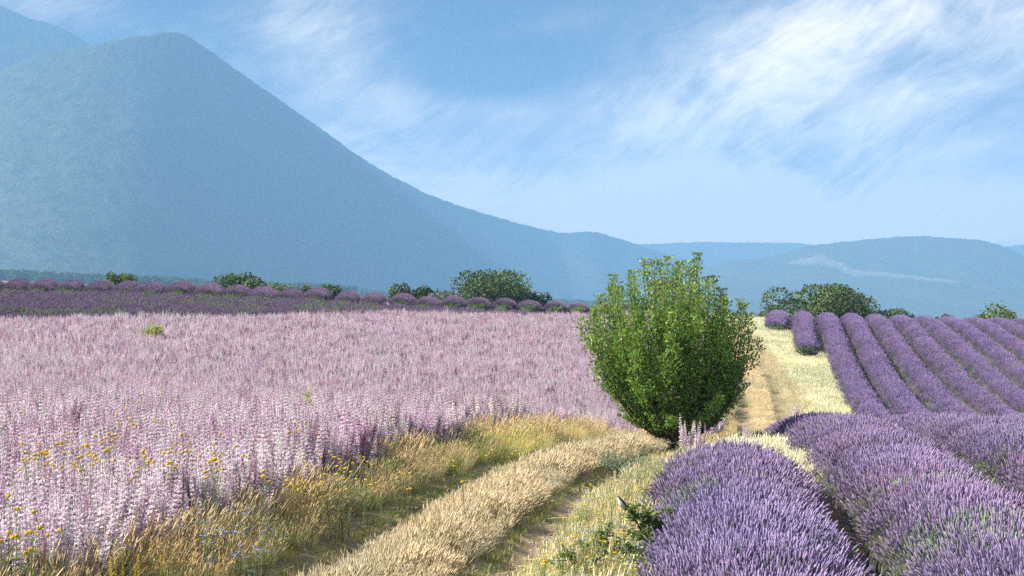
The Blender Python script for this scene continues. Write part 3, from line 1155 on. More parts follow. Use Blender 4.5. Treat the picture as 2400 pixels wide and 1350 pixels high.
def gscatter(name, key, temps, X, Y, smin, smax, tint, tilt=.12, hs=None):
    n = len(X)
    sc = rng.uniform(smin, smax, n)
    if hs is not None:
        sc = sc * hs
    P = np.stack([X, Y, ground_z(X, Y) - .01], 1)
    R = np.zeros((n, 3))
    R[:, :2] = rng.normal(0, tilt, (n, 2))
    R[:, 2] = rng.normal(0, .8, n)          # blades keep leaning the way the wind lays them
    return scatter(name, key, temps, P, R, sc, tint, None)


def tones(X, Y, a, b, sc_, seed, jit=.15):
    f = np.clip(fbm(X, Y, sc_, 3, seed) * 1.3 + .5, 0, 1)[:, None]
    return (np.array(a) * (1 - f) + np.array(b) * f) * rng.uniform(1 - jit, 1 + jit, (len(X), 1))


# left verge: tall golden grass between the track and the pink field, green in places
def k_left(X, Y):
    d = lat(X, Y)
    e = edge_sage_d(Y)
    w = .12 * vnoise(X, Y, .5, 51)
    return ((d > e - .35) & (d < -1.22 + w)).astype(float) * np.where(d < e, .45, 1) * in_view(X, Y, 2)


X, Y = sample(-8, 14, 9, 38, 75, k_left)
g = fbm(X, Y, 1.5, 3, 52) > .12
g = g | ((Y > 25.3) & (Y < 29.8) & (lat(X, Y) > -2.0))
g = g ^ (rng.uniform(0, 1, len(X)) < .18)
dd = np.clip((-1.15 - lat(X, Y)) / .7, .0, 1)
hh = .38 + .62 * dd
gscatter('tall_golden_grass', 'gold', GOLD, X[~g], Y[~g], .8, 1.2, tones(X[~g], Y[~g], (1.0, 1.0, .95), (1.35, 1.28, 1.15), .9, 53), .12, hh[~g])
gscatter('tall_green_grass', 'green', GREEN, X[g], Y[g], .8, 1.25, tones(X[g], Y[g], (1.0, 1.0, 1.0), (1.9, 1.55, 1.3), .9, 54), .12, hh[g])
X, Y = sample(2, 16, 38, 114, 22, k_left)
gscatter('dry_verge_grass', 'gold', GOLD, X, Y, .6, .9, tones(X, Y, (1.1, 1.1, 1.0), (1.5, 1.5, 1.3), 1.5, 55))


# middle strip between the wheel tracks
def k_mid(X, Y):
    d = lat(X, Y) + .07 * vnoise(X, Y, .45, 56)
    return (np.abs(d + .03) < .46).astype(float) * in_view(X, Y, 2)


X, Y = sample(-6, 8, 9, 38, 190, k_mid)
hm = np.clip(1.2 - np.abs(lat(X, Y)) * 1.1, .45, 1.2) * (1 + .22 * vnoise(X, Y, .6, 88))
gscatter('straw_grass', 'straw', STRAW, X, Y, .55, 1.15, tones(X, Y, (.9, .95, .9), (1.2, 1.17, 1.12), .7, 57), .28, hm)
X, Y = sample(4, 16, 38, 114, 40, k_mid)
gscatter('straw_grass', 'straw', STRAW, X, Y, .7, 1.0, tones(X, Y, (1.05, 1.05, 1.0), (1.3, 1.25, 1.15), 1.5, 58))


# short green turf and stubs in the wheel tracks
def k_rut(X, Y):
    d = np.abs(lat(X, Y))
    p = np.clip(-fbm(X, Y, 1.6, 3, 9) * 1.8 - .05, 0, .8) + .05 + np.where(lat(X, Y) < 0, .15, 0)
    return np.where((d > .5) & (d < 1.15), np.where((d > .62) & (d < 1.0), p, .75), 0) * in_view(X, Y, 2)


X, Y = sample(-6, 8, 9, 38, 170, k_rut)
gscatter('short_turf', 'turf', TURF, X, Y, .6, 1.3, tones(X, Y, (.9, .95, .9), (1.5, 1.35, 1.2), .7, 59))


# stones, clods and bits of straw lying in the wheel tracks
g = Geo()
r_ = np.random.default_rng(390)
th = np.linspace(0, np.pi, 5)[1:-1]
V = np.concatenate([[[0, 0, .6]], np.array([[math.sin(t) * math.cos(a), math.sin(t) * math.sin(a), math.cos(t) * .6] for t in th for a in np.arange(6) / 6 * 6.283]), [[0, 0, -.6]]]) * r_.uniform(.8, 1.2, (20, 1))
g.put(V, [(1 + i * 6 + k, 1 + (i + 1) * 6 + k, 1 + (i + 1) * 6 + (k + 1) % 6, 1 + i * 6 + (k + 1) % 6) for i in range(2) for k in range(6)],
      [(0, 1 + k, 1 + (k + 1) % 6) for k in range(6)] + [(19, 13 + (k + 1) % 6, 13 + k) for k in range(6)], (.5, .44, .36))
STONE = [add_obj('stone', g.mesh('stone', [M_WOOD_I], True), link=False)]
g = Geo()
for q in range(5):
    a_ = r_.uniform(0, 6.283)
    c_ = np.array([r_.normal(0, .05), r_.normal(0, .05), .012])
    d_ = np.array([math.cos(a_), math.sin(a_), .05]) * r_.uniform(.05, .12)
    g.tube([c_ - d_, c_, c_ + d_], .0022, 3, (.66, .56, .36), False)
STONE.append(add_obj('straw', g.mesh('straw', [M_GRASS_I]), link=False))
X, Y = sample(-6, 8, 9, 36, 60, lambda X, Y: rutness(X, Y) * in_view(X, Y, 2))
pk_ = (rng.uniform(0, 1, len(X)) < .45).astype(int)
sz = np.where(pk_ == 1, rng.uniform(.8, 1.3, len(X)), .006 + .03 * rng.uniform(0, 1, len(X)) ** 4)
scatter('gravel', 'stone', STONE, np.stack([X, Y, ground_z(X, Y)], 1), rand_rot(len(X), .2), sz, np.ones((len(X), 3)) * rng.uniform(.6, 1.3, (len(X), 1)), None, pk_)


# right verge: loose mix of herbs and dry grass
def k_right(X, Y):
    d = lat(X, Y)
    w = .12 * vnoise(X, Y, .5, 60)
    return ((d > 1.06 + w) & (X < lav_edge(Y) + .15) & ((Y < 20) | (d < 1.95 + .3 * vnoise(X, Y, 1.0, 61)))).astype(float) * in_view(X, Y, 2)


X, Y = sample(-3, 16, 9, 40, 70, k_right)
u_ = rng.uniform(0, 1, len(X))
m1 = u_ < .54
m2 = (u_ >= .54) & (u_ < .86)
m3 = u_ >= .86
hr = np.clip(.55 + (lat(X, Y) - 1.0) * .5, .55, 1.05)
gscatter('herbs', 'weed', WEED, X[m1], Y[m1], .7, 1.25, tones(X[m1], Y[m1], (1.0, 1.0, 1.0), (1.7, 1.55, 1.5), .8, 62), .15, hr[m1])
gscatter('pale_verge_grass', 'pale', PALE, X[m2], Y[m2], .9, 1.6, tones(X[m2], Y[m2], (.8, .78, .72), (1.1, 1.05, .95), .8, 63), .15, hr[m2])
gscatter('dry_verge_grass', 'gold', GOLD, X[m3], Y[m3], .5, .8, tones(X[m3], Y[m3], (1.1, 1.1, 1.0), (1.4, 1.35, 1.2), .8, 64), .15, hr[m3])
X, Y = sample(4, 22, 40, 116, 22, k_right)
u_ = rng.uniform(0, 1, len(X)) + .25 * fbm(X, Y, 3, 3, 65)
m = u_ < .45
gscatter('dry_verge_grass', 'gold', GOLD, X[m], Y[m], .5, .8, tones(X[m], Y[m], (.95, .95, .98), (1.25, 1.2, 1.25), 1.5, 66))
gscatter('pale_verge_grass', 'pale', PALE, X[~m], Y[~m], .9, 1.5, tones(X[~m], Y[~m], (.85, .82, .75), (1.1, 1.05, 1.0), 1.5, 67))


# pale feathery grass strip beside the lavender
def k_pale(X, Y):
    d = lat(X, Y)
    return ((Y > 19) & (d > 1.8 + .3 * vnoise(X, Y, 1.0, 61)) & (X < lav_edge(Y) + .25) & (X > 0)).astype(float) * in_view(X, Y, 3)


X, Y = sample(2, 10, 19, 45, 60, k_pale)
gscatter('pale_feathery_grass', 'pale', PALE, X, Y, .9, 1.5, tones(X, Y, (1.0, 1.0, .95), (1.25, 1.22, 1.15), .8, 68))
X, Y = sample(7, 26, 45, 122, 38, k_pale)
gscatter('pale_feathery_grass', 'pale', PALE, X, Y, 1.0, 1.7, tones(X, Y, (.95, .98, .9), (1.25, 1.22, 1.15), 2.0, 69))

# ------------------------------------------------------------------ the green tree beside the track
def curve_pts(p0, p1, p2, n):
    t = np.linspace(0, 1, n)[:, None]
    return p0 * (1 - t) ** 2 + p1 * 2 * t * (1 - t) + p2 * t ** 2


def bushy_tree(loc):
    r = np.random.default_rng(77)
    root = empty('fruit_tree', loc)
    tag(root, 'bright green bushy young tree with upright shoots beside the grassy track', 'tree')
    br, lv = Geo(), Geo()
    RX, RY = 1.78, 1.6
    shoots = []
    # main limbs fan out from the foot and turn upwards
    for i in range(50):
        a = i * 2.399 + r.normal(0, .15)
        q = math.sqrt((i + .5) / 50)
        tipx, tipy = .06 + RX * .87 * q * math.cos(a) - .2, RY * .86 * q * math.sin(a)
        top = 3.12 - .78 * q ** 2.3 + r.normal(0, .12) - (.15 if (tipx > .75) else 0)
        top += .12 if abs(tipx) < .55 else 0
        foot = np.array([r.normal(0, .10), r.normal(0, .10), -.15])
        tip = np.array([tipx, tipy, top])
        mid = np.array([tipx * 1.02, tipy * 1.02, top * .30])
        pts = curve_pts(foot, mid, tip, 12)
        pts[1:-1] += r.normal(0, .018, (10, 3))
        br.tube(pts, np.linspace(.030, .005, 12) * r.uniform(.8, 1.2), 5, (.085, .065, .05))
        shoots.append((pts, 1.0))
        # side shoots, all turning up
        for j in range(r.integers(4, 7)):
            t = r.uniform(.22, .8)
            k = int(t * 11)
            p = pts[k]
            aa = a + r.normal(0, .9)
            ln = r.uniform(.35, .85) * (1.15 - .5 * t)
            out = np.array([math.cos(aa), math.sin(aa), 0]) * ln * r.uniform(.35, .6)
            tip2 = p + out + np.array([0, 0, ln])
            m2 = p + out * .9 + np.array([0, 0, ln * .3])
            q2 = curve_pts(p, m2, tip2, 7)
            br.tube(q2, np.linspace(.010, .003, 7), 4, (.095, .075, .05))
            shoots.append((q2, .8))
    # low skirts that hang outwards near the foot
    for i in range(52):
        a = r.uniform(0, 6.283)
        ln = r.uniform(.6, 1.6)
        tip = np.array([math.cos(a) * ln * .95, math.sin(a) * ln * .85, r.uniform(.38, 1.2) * ln])
        pts = curve_pts(np.array([0, 0, .05]), tip * np.array([.6, .6, .35]), tip, 8)
        br.tube(pts, np.linspace(.014, .003, 8), 4, (.09, .07, .05))
        shoots.append((pts, .55))
    add_obj('trunk', br.mesh('trunk', [M_BARK], True), root)
    for pts, w in shoots:
        L = np.linalg.norm(np.diff(pts, axis=0), axis=1).sum()
        m = int(L * r.uniform(125, 205) * (1.0 if w == 1 else 1.35))
        t0 = .37 if w == 1 else .08
        t = r.uniform(t0, 1.02, m) ** .85
        f = np.clip(t, 0, .999) * (len(pts) - 1)
        i0 = f.astype(int)
        P = pts[i0] + (pts[i0 + 1] - pts[i0]) * (f - i0)[:, None]
        rad = (.085 + .13 * np.sin(np.clip((1.03 - t) / (1.03 - t0), 0, 1) * 2.2)) * r.uniform(.5, 1.1, m)
        aa = r.uniform(0, 6.283, m)
        off = np.stack([np.cos(aa), np.sin(aa), np.zeros(m)], 1)
        P = P + off * (rad * r.uniform(.1, 1, m))[:, None]
        D = off * .8 + np.array([0, 0, .75]) + r.normal(0, .35, (m, 3))
        N = off * .3 + r.normal(0, .6, (m, 3)) + np.array([0, 0, .8])
        V, T = leaves(P, D, N, r.uniform(.045, .078, m), r.uniform(.024, .038, m), .12)
        shoot_tone = r.uniform(.8, 1.25)
        young = np.clip((t - .75) * 3, 0, 1)[:, None]
        c = np.array([.175, .325, .055]) * (1 - young) + np.array([.235, .355, .07]) * young
        yel = (r.uniform(0, 1, (m, 1)) < .12)
        c = np.where(yel, np.array([.30, .33, .06]), c) * shoot_tone * r.uniform(.75, 1.3, (m, 1))
        lv.put(V, None, T, np.repeat(c, 4, 0))
    add_obj('crown', lv.mesh('crown', [M_LEAF]), root)
    return root


TREE = (2.98, 30.7)
bushy_tree((TREE[0], TREE[1], float(hgt(*TREE)) + .20))


# ------------------------------------------------------------------ trees beyond the crest
def oak(name, label, u, vtop, wpx, D, col, lobes, seed, group, flat=.62):
    r = np.random.default_rng(seed)
    x = (u - 1200) / 4000 * D
    zt = CAMZ + (700 - vtop) / 4000 * D
    zb = float(hgt(x, D))
    H = zt - zb
    Wd = 1.3 * wpx / 4000 * D
    root = empty(name, (x, D, zb))
    tag(root, label, 'tree' if H > 2.5 else 'bush', group)
    br, lv = Geo(), Geo()
    ch = min(H * .8, max(Wd * flat, H * .45))
    tr = .05 * H ** .9 * .6
    top = np.array([0, 0, H - ch * .6])
    br.tube(curve_pts(np.array([0, 0, -.3]), np.array([.05 * Wd, 0, H * .3]), top, 7), np.linspace(tr * 1.3, tr * .6, 7), 7, (.08, .065, .05))
    cen = []
    for (lx, lz, lr) in lobes:
        for q in range(5):
            o = r.normal(0, .34, 3) * lr * Wd * .5
            c = np.array([lx * Wd * .5, r.uniform(-.3, .3) * Wd, H - ch + lz * ch]) + o * np.array([1, 1, .8])
            rad = lr * Wd * .5 * r.uniform(.38, .62)
            c[2] = min(c[2], H - rad * .75)
            c[0] = np.clip(c[0], -Wd / 2 + rad * .5, Wd / 2 - rad * .5)
            cen.append((c, rad))
    for c, rad in cen:
        br.tube(curve_pts(top * r.uniform(.4, .95), (top + c) / 2 + np.array([0, 0, -.1]), c, 5), np.linspace(tr * .4, .02, 5), 4, (.085, .07, .05))
        m = int(230 * max(rad, .35) ** 1.6) + 60
        d = unit(r.normal(0, 1, (m, 3)))
        bump = 1 + .22 * vnoise(d[:, 0] * 3 + seed, d[:, 2] * 3 + d[:, 1] * 2, 1.0, seed)
        P = c + d * (rad * bump * r.uniform(.55, 1.05, m) ** .6)[:, None] * np.array([1, 1, .85])
        P[:, 2] = np.maximum(P[:, 2], .15)
        s = r.uniform(.14, .30, m) * (.75 if Wd < 3 else 1)
        V, T = leaves(P, d + r.normal(0, .8, (m, 3)), d + r.normal(0, .5, (m, 3)) + np.array([0, 0, .3]), s, s * .75, .15)
        cc = np.array(col) * r.uniform(.8, 1.2) * r.uniform(.7, 1.35, (m, 1))
        lv.put(V, None, T, np.repeat(cc, 4, 0))
    add_obj('trunk', br.mesh('trunk', [M_BARK], True), root)
    add_obj('crown', lv.mesh('crown', [M_OAK]), root)
    return root


DK, MD, LT, GY_ = (.10, .155, .052), (.135, .19, .06), (.11, .14, .05), (.13, .15, .09)
GT = 'trees and bushes beyond the lavender crest'
two = [(-.45, .55, .6), (.45, .5, .55), (0, .3, .6)]
one = [(0, .55, .85), (-.4, .3, .6), (.4, .3, .6)]
wide = [(-.65, .25, .5), (-.25, .6, .6), (.15, .68, .6), (.5, .5, .5), (.8, .2, .4), (-.3, .3, .5), (.2, .3, .6)]
for i, a in enumerate([
        ('oak_tree', 'small dark round tree standing alone at the far left above the lavender', 285, 634, 50, 140, MD, two),
        ('small_bush', 'tiny dark bush just right of the lone tree at far left', 346, 656, 16, 140, DK, one),
        ('oak_tree', 'low wide dark oak left of centre, over the lavender crest', 560, 645, 95, 145, DK, wide),
        ('oak_tree', 'small dark tree right beside the low wide oak', 668, 656, 58, 145, MD, one),
        ('round_bush', 'light green small bush between two dark trees on the crest', 718, 672, 26, 142, LT, one),
        ('oak_tree', 'low dark bushy tree left of the row of rounded lavender ends', 772, 668, 58, 145, DK, wide),
        ('round_bush', 'olive bush at the left foot of the two-lobed tree', 922, 678, 26, 146, MD, one),
        ('oak_tree', 'two-lobed olive green tree left of the largest oak', 972, 660, 74, 150, (.075, .095, .035), two),
        ('grey_bush', 'grey green feathery bush in front of the largest oak', 1030, 682, 70, 148, GY_, one),
        ('oak_tree', 'tall broad dark oak left of the green tree, largest on the crest', 1155, 638, 225, 155, DK, [(-.7, .2, .4), (-.3, .72, .5), (.1, .74, .55), (.35, .5, .5), (-.2, .35, .6), (.55, .3, .5), (0, .3, .7)]),
        ('oak_tree', 'lower blue green oak at the right shoulder of the largest oak', 1252, 680, 84, 152, (.04, .075, .04), two),
        ('oak_tree', 'broad domed dark oak above the start of the purple rows', 1920, 669, 205, 150, DK, wide),
        ('grey_bush', 'pale green bush at the left foot of the domed oak', 1790, 730, 50, 146, GY_, one),
        ('small_bush', 'thin twiggy bush at the right foot of the domed oak', 2022, 712, 34, 148, MD, one),
        ('small_bush', 'low dark bush right of the domed oak', 2085, 727, 72, 146, DK, wide),
        ('grey_bush', 'grey green low bush between the dark bush and the sapling', 2150, 743, 70, 144, GY_, wide),
        ('young_sapling', 'thin light green sapling on the crest near the right edge', 2216, 738, 36, 140, LT, one),
        ('oak_tree', 'rounded green tree at the far right above the purple rows', 2335, 716, 112, 146, MD, one),
        ('round_bush', 'small yellowish bush left of the rounded tree at far right', 2258, 752, 36, 142, LT, one)]):
    oak(a[0], a[1], a[2], a[3], a[4], a[5], a[6], a[7], 500 + i, GT)

# the far wood on the plain below the mountain
FAR = []
for i in range(4):
    r = np.random.default_rng(600 + i)
    lv = Geo()
    for q in range(9):
        c = np.array([r.normal(0, 1.6), r.normal(0, 1.6), r.uniform(2.2, 6.5)])
        rad = r.uniform(1.1, 2.0)
        m = 60
        d = unit(r.normal(0, 1, (m, 3)))
        P = c + d * rad * r.uniform(.6, 1, (m, 1))
        V, T = leaves(P, d + r.normal(0, .7, (m, 3)), d + [0, 0, .3], r.uniform(.9, 1.5, m), .9, .1)
        lv.put(V, None, T, np.repeat(np.array([.085, .125, .055]) * r.uniform(.7, 1.3, (m, 1)), 4, 0))
    lv.tube([(0, 0, -1), (0, 0, 4)], [.3, .2], 5, (.08, .06, .05))
    FAR.append(add_obj('far_tree', lv.mesh('far_tree', [M_WOOD_I]), link=False))
n = 9000
Y = rng.uniform(1500, 3000, n)
U = rng.uniform(-250, 1500, n)
X = (U - 1200) / 4000 * Y
den = fbm(X, Y * .6, 160, 3, 71)
k = den > .10
X, Y = X[k], Y[k]
R = np.zeros((len(X), 3))
R[:, 2] = rng.uniform(0, 6.28, len(X))
scatter('distant_wood', 'far', FAR, np.stack([X, Y, ground_z(X, Y)], 1), R, rng.uniform(.7, 1.45, len(X)), np.ones((len(X), 3)) * rng.uniform(.7, 1.3, (len(X), 1)))


# ------------------------------------------------------------------ wildflowers, one by one
def flower_mesh(kind, seed):
    r = np.random.default_rng(seed)
    st, hd = Geo(), Geo()
    n = {'yellow': 2, 'blue': 3, 'spike': 2, 'violet': 3}[kind]
    for i in range(n):
        a = r.uniform(0, 6.283)
        tip = np.array([math.cos(a) * .07 * i, math.sin(a) * .07 * i, r.uniform(.78, 1.0)])
        pts = curve_pts(np.zeros(3), np.array([0, 0, .5]), tip, 6)
        st.tube(pts, np.linspace(.004, .002, 6), 4, (.22, .28, .10))
        m = 9
        tt = r.integers(1, 5, m)
        aa = r.uniform(0, 6.283, m)
        V, T = leaves(pts[tt], np.stack([np.cos(aa), np.sin(aa), np.full(m, .6)], 1), np.tile([0, 0, 1.0], (m, 1)), .06, .012, .1)
        st.put(V, None, T, (.22, .28, .12))
        if kind == 'yellow':                       # flat-topped heads of small florets
            for q in range(12):
                aq, rq = r.uniform(0, 6.283), .015 * math.sqrt(r.uniform())
                c = tip + np.array([math.cos(aq) * rq, math.sin(aq) * rq, r.uniform(-.006, .006)])
                hd.tube([c - [0, 0, .010], c, c + [0, 0, .006]], [.003, .008, .003], 5, np.array([.95, .72, .05]) * r.uniform(.8, 1.1))
        elif kind == 'spike':
            for q in range(26):
                c = tip - np.array([0, 0, .25 * q / 26])
                V, T = leaves(c[None], np.array([[math.cos(q * 2.4), math.sin(q * 2.4), .4]]), np.array([[0, 0, 1.0]]), .028, .022, .1)
                hd.put(V, None, T, np.array([.78, .52, .03]) * r.uniform(.75, 1.1))
        else:
            c0 = np.array([.32, .42, .85]) if kind == 'blue' else np.array([.30, .10, .45])
            for (px_, tz) in ((pts[-1], 0), (pts[3], .2)):
                m = 12
                aa = np.arange(m) / m * 6.283
                D = np.stack([np.cos(aa) * .8 - .1, np.sin(aa) * .8 - .5, np.full(m, .55)], 1)
                V, T = leaves(px_ + np.zeros((m, 3)), D, np.tile([0, -.5, 1.0], (m, 1)), .024, .011, .05)
                hd.put(V, None, T, c0 * r.uniform(.85, 1.1))
    return st.mesh('stem', [M_VEG]), hd.mesh('flower_head', [M_VEG])


FL = {k: [flower_mesh(k, 700 + 10 * j + i) for i in range(3)] for j, k in enumerate(('yellow', 'blue', 'spike', 'violet'))}


def put_flowers(kind, name, label, group, pts, hmin, hmax):
    for (x, y) in pts:
        st, hd = FL[kind][rng.integers(3)]
        o = add_obj(name, st, None, (x, y, float(ground_z(x, y))))
        o.rotation_euler = (rng.normal(0, .08), rng.normal(0, .08), rng.uniform(0, 6.28))
        s_ = rng.uniform(hmin, hmax)
        o.scale = (1, 1, s_) if kind != 'spike' else (s_, s_, s_)
        tag(o, label, 'flower', group)
        add_obj('flower_head', hd, o)


def at(u, v, z):
    Y = (CAMZ - z) * 4000 / (v - 700)
    return ((u - 1200) / 4000 * Y, Y)


def cloud_pts(n, us, vs, z, poly=None):
    out = []
    while len(out) < n:
        u, v = rng.uniform(*us), rng.uniform(*vs)
        if poly is None or poly(u, v):
            out.append(at(u, v, z))
    return out


p = cloud_pts(60, (60, 620), (1030, 1110), .93, lambda u, v: rng.uniform() < math.exp(-((v - 1055 - .02 * (u - 300)) / 28) ** 2))
p += cloud_pts(16, (0, 700), (930, 1030), .93)
p += cloud_pts(8, (0, 120), (1200, 1260), .93)
put_flowers('yellow', 'yellow_wildflower', 'yellow flat-topped wildflower growing up through the pink sage', 'yellow flowers among the pink sage', p, .98, 1.08)
p = cloud_pts(30, (560, 820), (1060, 1130), .62) + cloud_pts(16, (800, 1250), (1000, 1130), .6)
put_flowers('yellow', 'yellow_wildflower', 'yellow flat-topped wildflower in the tall golden grass of the left verge', 'yellow flowers in the left verge', p, .62, .72)
p = cloud_pts(12, (100, 460), (1270, 1340), .5)
put_flowers('spike', 'yellow_spike_flower', 'yellow spiked wildflower in the grass at the bottom left', 'yellow spiked flowers at the bottom left', p, .5, .65)
p = cloud_pts(26, (400, 620), (1110, 1240), .60)
put_flowers('blue', 'blue_chicory', 'pale blue chicory flower in the grass below the pink field', 'blue flowers in the left verge', p, .58, .70)
p = [q for q in cloud_pts(64, (1240, 1560), (1120, 1345), .36, lambda u, v: u > 1240 + (1345 - v) * .55) if q[0] < float(lav_edge(np.array(q[1]))) + .1]
put_flowers('yellow', 'yellow_wildflower', 'yellow wildflower in the pale herbs between the track and the lavender', 'yellow flowers in the right verge', p, .36, .46)
p = [q for q in cloud_pts(18, (1290, 1560), (1200, 1345), .36, lambda u, v: u > 1270 + (1345 - v) * .4)]
put_flowers('blue', 'blue_chicory', 'pale blue chicory flower in the pale herbs right of the track', 'blue flowers in the right verge', p, .36, .48)
p = cloud_pts(10, (1640, 1720), (1012, 1040), .25)
put_flowers('yellow', 'yellow_wildflower', 'yellow wildflower at the crest of the track right of the green tree', 'yellow flowers beside the green tree', p, .32, .42)
p = cloud_pts(4, (240, 265), (1225, 1255), .6)
put_flowers('violet', 'violet_wildflower', 'deep violet wildflower at the lower edge of the pink field', 'violet flowers at the field edge', p, .5, .6)

# clary sage that has seeded itself beside the track
for j, (u, y, s_, lab) in enumerate([(1606, 26.6, .86, 'clary sage clump in front of the green tree, its tallest pink spire against the trunk'),
                                     (1640, 27.0, .72, 'shorter pale clary sage right beside the clump under the green tree'),
                                     (1750, 28.2, .56, 'lilac clary sage clump at the track crest right of the green tree'),
                                     (1862, 67.5, .95, 'far small clary sage plant beside the pale grass strip on the slope')]):
    x = (u - 1200) / 4000 * y
    o = add_obj('clary_sage', SAGE_ME[(j * 2) % 5], None, (x, y, float(ground_z(x, y))))
    o.scale = (s_,) * 3
    o.rotation_euler = (0, 0, j * 1.7)
    tag(o, lab, 'flower', 'clary sage plants beside the track')


def tussock(name, label, x, y, h, n, col, seed, spread, cat='bush'):
    r = np.random.default_rng(seed)
    st, lv = Geo(), Geo()
    for i in range(n):
        a, q = r.uniform(0, 6.283), spread * math.sqrt(r.uniform())
        b = np.array([q * .4 * math.cos(a), q * .4 * math.sin(a), 0])
        tip = np.array([q * math.cos(a), q * math.sin(a), h * r.uniform(.6, 1.05) * (1 - .35 * (q / spread) ** 2)])
        pts = curve_pts(b, b + [0, 0, h * .4], tip, 5)
        st.tube(pts, np.linspace(.006, .002, 5), 3, np.array(col) * .7)
        m = 26
        t = r.uniform(.2, 1, m)
        f = np.clip(t, 0, .99) * 4
        P = pts[f.astype(int)] + (pts[f.astype(int) + 1] - pts[f.astype(int)]) * (f - f.astype(int))[:, None]
        V, T = leaves(P, r.normal(0, .7, (m, 3)) + [0, 0, .7], r.normal(0, 1, (m, 3)), h * .12 * r.uniform(.6, 1.2, m), h * .04, .1)
        lv.put(V, None, T, np.repeat(np.array(col)[None] * r.uniform(.7, 1.3, (m, 1)), 4, 0))
    root = empty(name, (x, y, float(ground_z(x, y))))
    tag(root, label, cat)
    add_obj('stems', st.mesh('stems', [M_VEG]), root)
    add_obj('leaves', lv.mesh('leaves', [M_VEG]), root)


tussock('fennel_bush', 'pale yellow green bush at the back edge of the pink field', -16.6, 79.0, 1.35, 60, (.42, .46, .14), 801, .55)
tussock('fennel_bush', 'small pale yellow plant standing in the middle of the pink field', -3.35, 28.0, 1.08, 14, (.52, .52, .22), 802, .12)
tussock('dark_bush', 'dark green tuft at the near end of the short slope row', float(right_cx(1, 90.5)), 90.6, .75, 90, (.05, .07, .025), 803, .75)
tussock('grey_bush', 'grey green tuft where the slope rows meet the foreground lavender', float(front_cx(1, 27)) + 1.4, 31.0, .6, 70, (.20, .23, .16), 804, .6)
tussock('grass_tuft', 'bright green grass tuft in the golden left verge', at(915, 1100, .25)[0], at(915, 1100, .25)[1], .5, 30, (.36, .44, .12), 805, .22, 'grass tuft')
tussock('grass_tuft', 'grey green bushy herb at the top of the right wheel track', at(1470, 1075, .2)[0], at(1470, 1075, .2)[1], .42, 60, (.33, .38, .24), 806, .5, 'plant')


# ------------------------------------------------------------------ bramble and the bird that sits on it
def bramble(x, y):
    r = np.random.default_rng(900)
    root = empty('bramble_bush', (x, y, float(ground_z(x, y))))
    tag(root, 'small dark green bramble bush in front of the nearest lavender, under the bird', 'bush')
    st, lv = Geo(), Geo()
    ends = [(-.10, .0, .60), (.25, .05, .50), (.42, .0, .40), (.52, -.05, .32), (-.35, -.05, .30), (-.55, -.1, .22), (-.45, -.2, .12), (.10, .1, .52), (.33, -.15, .30), (.0, -.2, .36),
            (.18, -.2, .22), (-.2, .1, .38), (.3, -.35, .22), (.1, -.35, .20), (.42, -.3, .26), (.2, -.45, .12), (.36, -.2, .36), (-.25, -.35, .10), (.45, .15, .45), (.30, -.25, .15), (-.05, -.3, .18), (.15, 0, .44)]
    for e in ends:
        tip = np.array(e) + r.normal(0, .02, 3) * (0 if e[2] == .60 else 1)
        pts = curve_pts(np.array([.08 + r.normal(0, .05), r.normal(0, .05), -.02]), np.array([tip[0] * .4, tip[1] * .4, tip[2] * 1.15 + .05]), tip, 9)
        st.tube(pts, np.linspace(.006, .0022, 9), 5, (.12, .09, .05))
        tws = [pts]
        for q in range(7):
            k = r.integers(3, 6 if e[2] == .60 else 9)
            d = unit(r.normal(0, 1, 3) + np.array([0, 0, .5])) * r.uniform(.06, .15)
            tw = curve_pts(pts[k], pts[k] + d * .6 + [0, 0, .015], pts[k] + d, 5)
            st.tube(tw, np.linspace(.003, .0012, 5), 3, (.13, .11, .05))
            tws.append(tw)
        for tw in tws:
            m = 34 if len(tw) == 9 else 26
            t = r.uniform(.25, .72 if e[2] == .60 and len(tw) == 9 else 1, m) * (len(tw) - 1)
            i0 = np.minimum(t.astype(int), len(tw) - 2)
            P = tw[i0] + (tw[i0 + 1] - tw[i0]) * (t - i0)[:, None] + r.normal(0, .012, (m, 3))
            V, T = leaves(P, r.normal(0, 1, (m, 3)) + [0, 0, .4], r.normal(0, .6, (m, 3)) + [0, 0, 1], r.uniform(.020, .040, m), r.uniform(.014, .024, m), .12)
            c = np.where(r.uniform(0, 1, (m, 1)) < .2, np.array([.26, .32, .09]), np.array([.11, .18, .05])) * r.uniform(.7, 1.35, (m, 1))
            lv.put(V, None, T, np.repeat(c, 4, 0))
    add_obj('stems', st.mesh('stems', [M_BARK], True), root)
    add_obj('leaves', lv.mesh('leaves', [M_VEG]), root)
    root.scale = (1.5, 1.35, 1.0)
    return root


BX, BY = 1.075, 14.40
bramble(BX, BY)


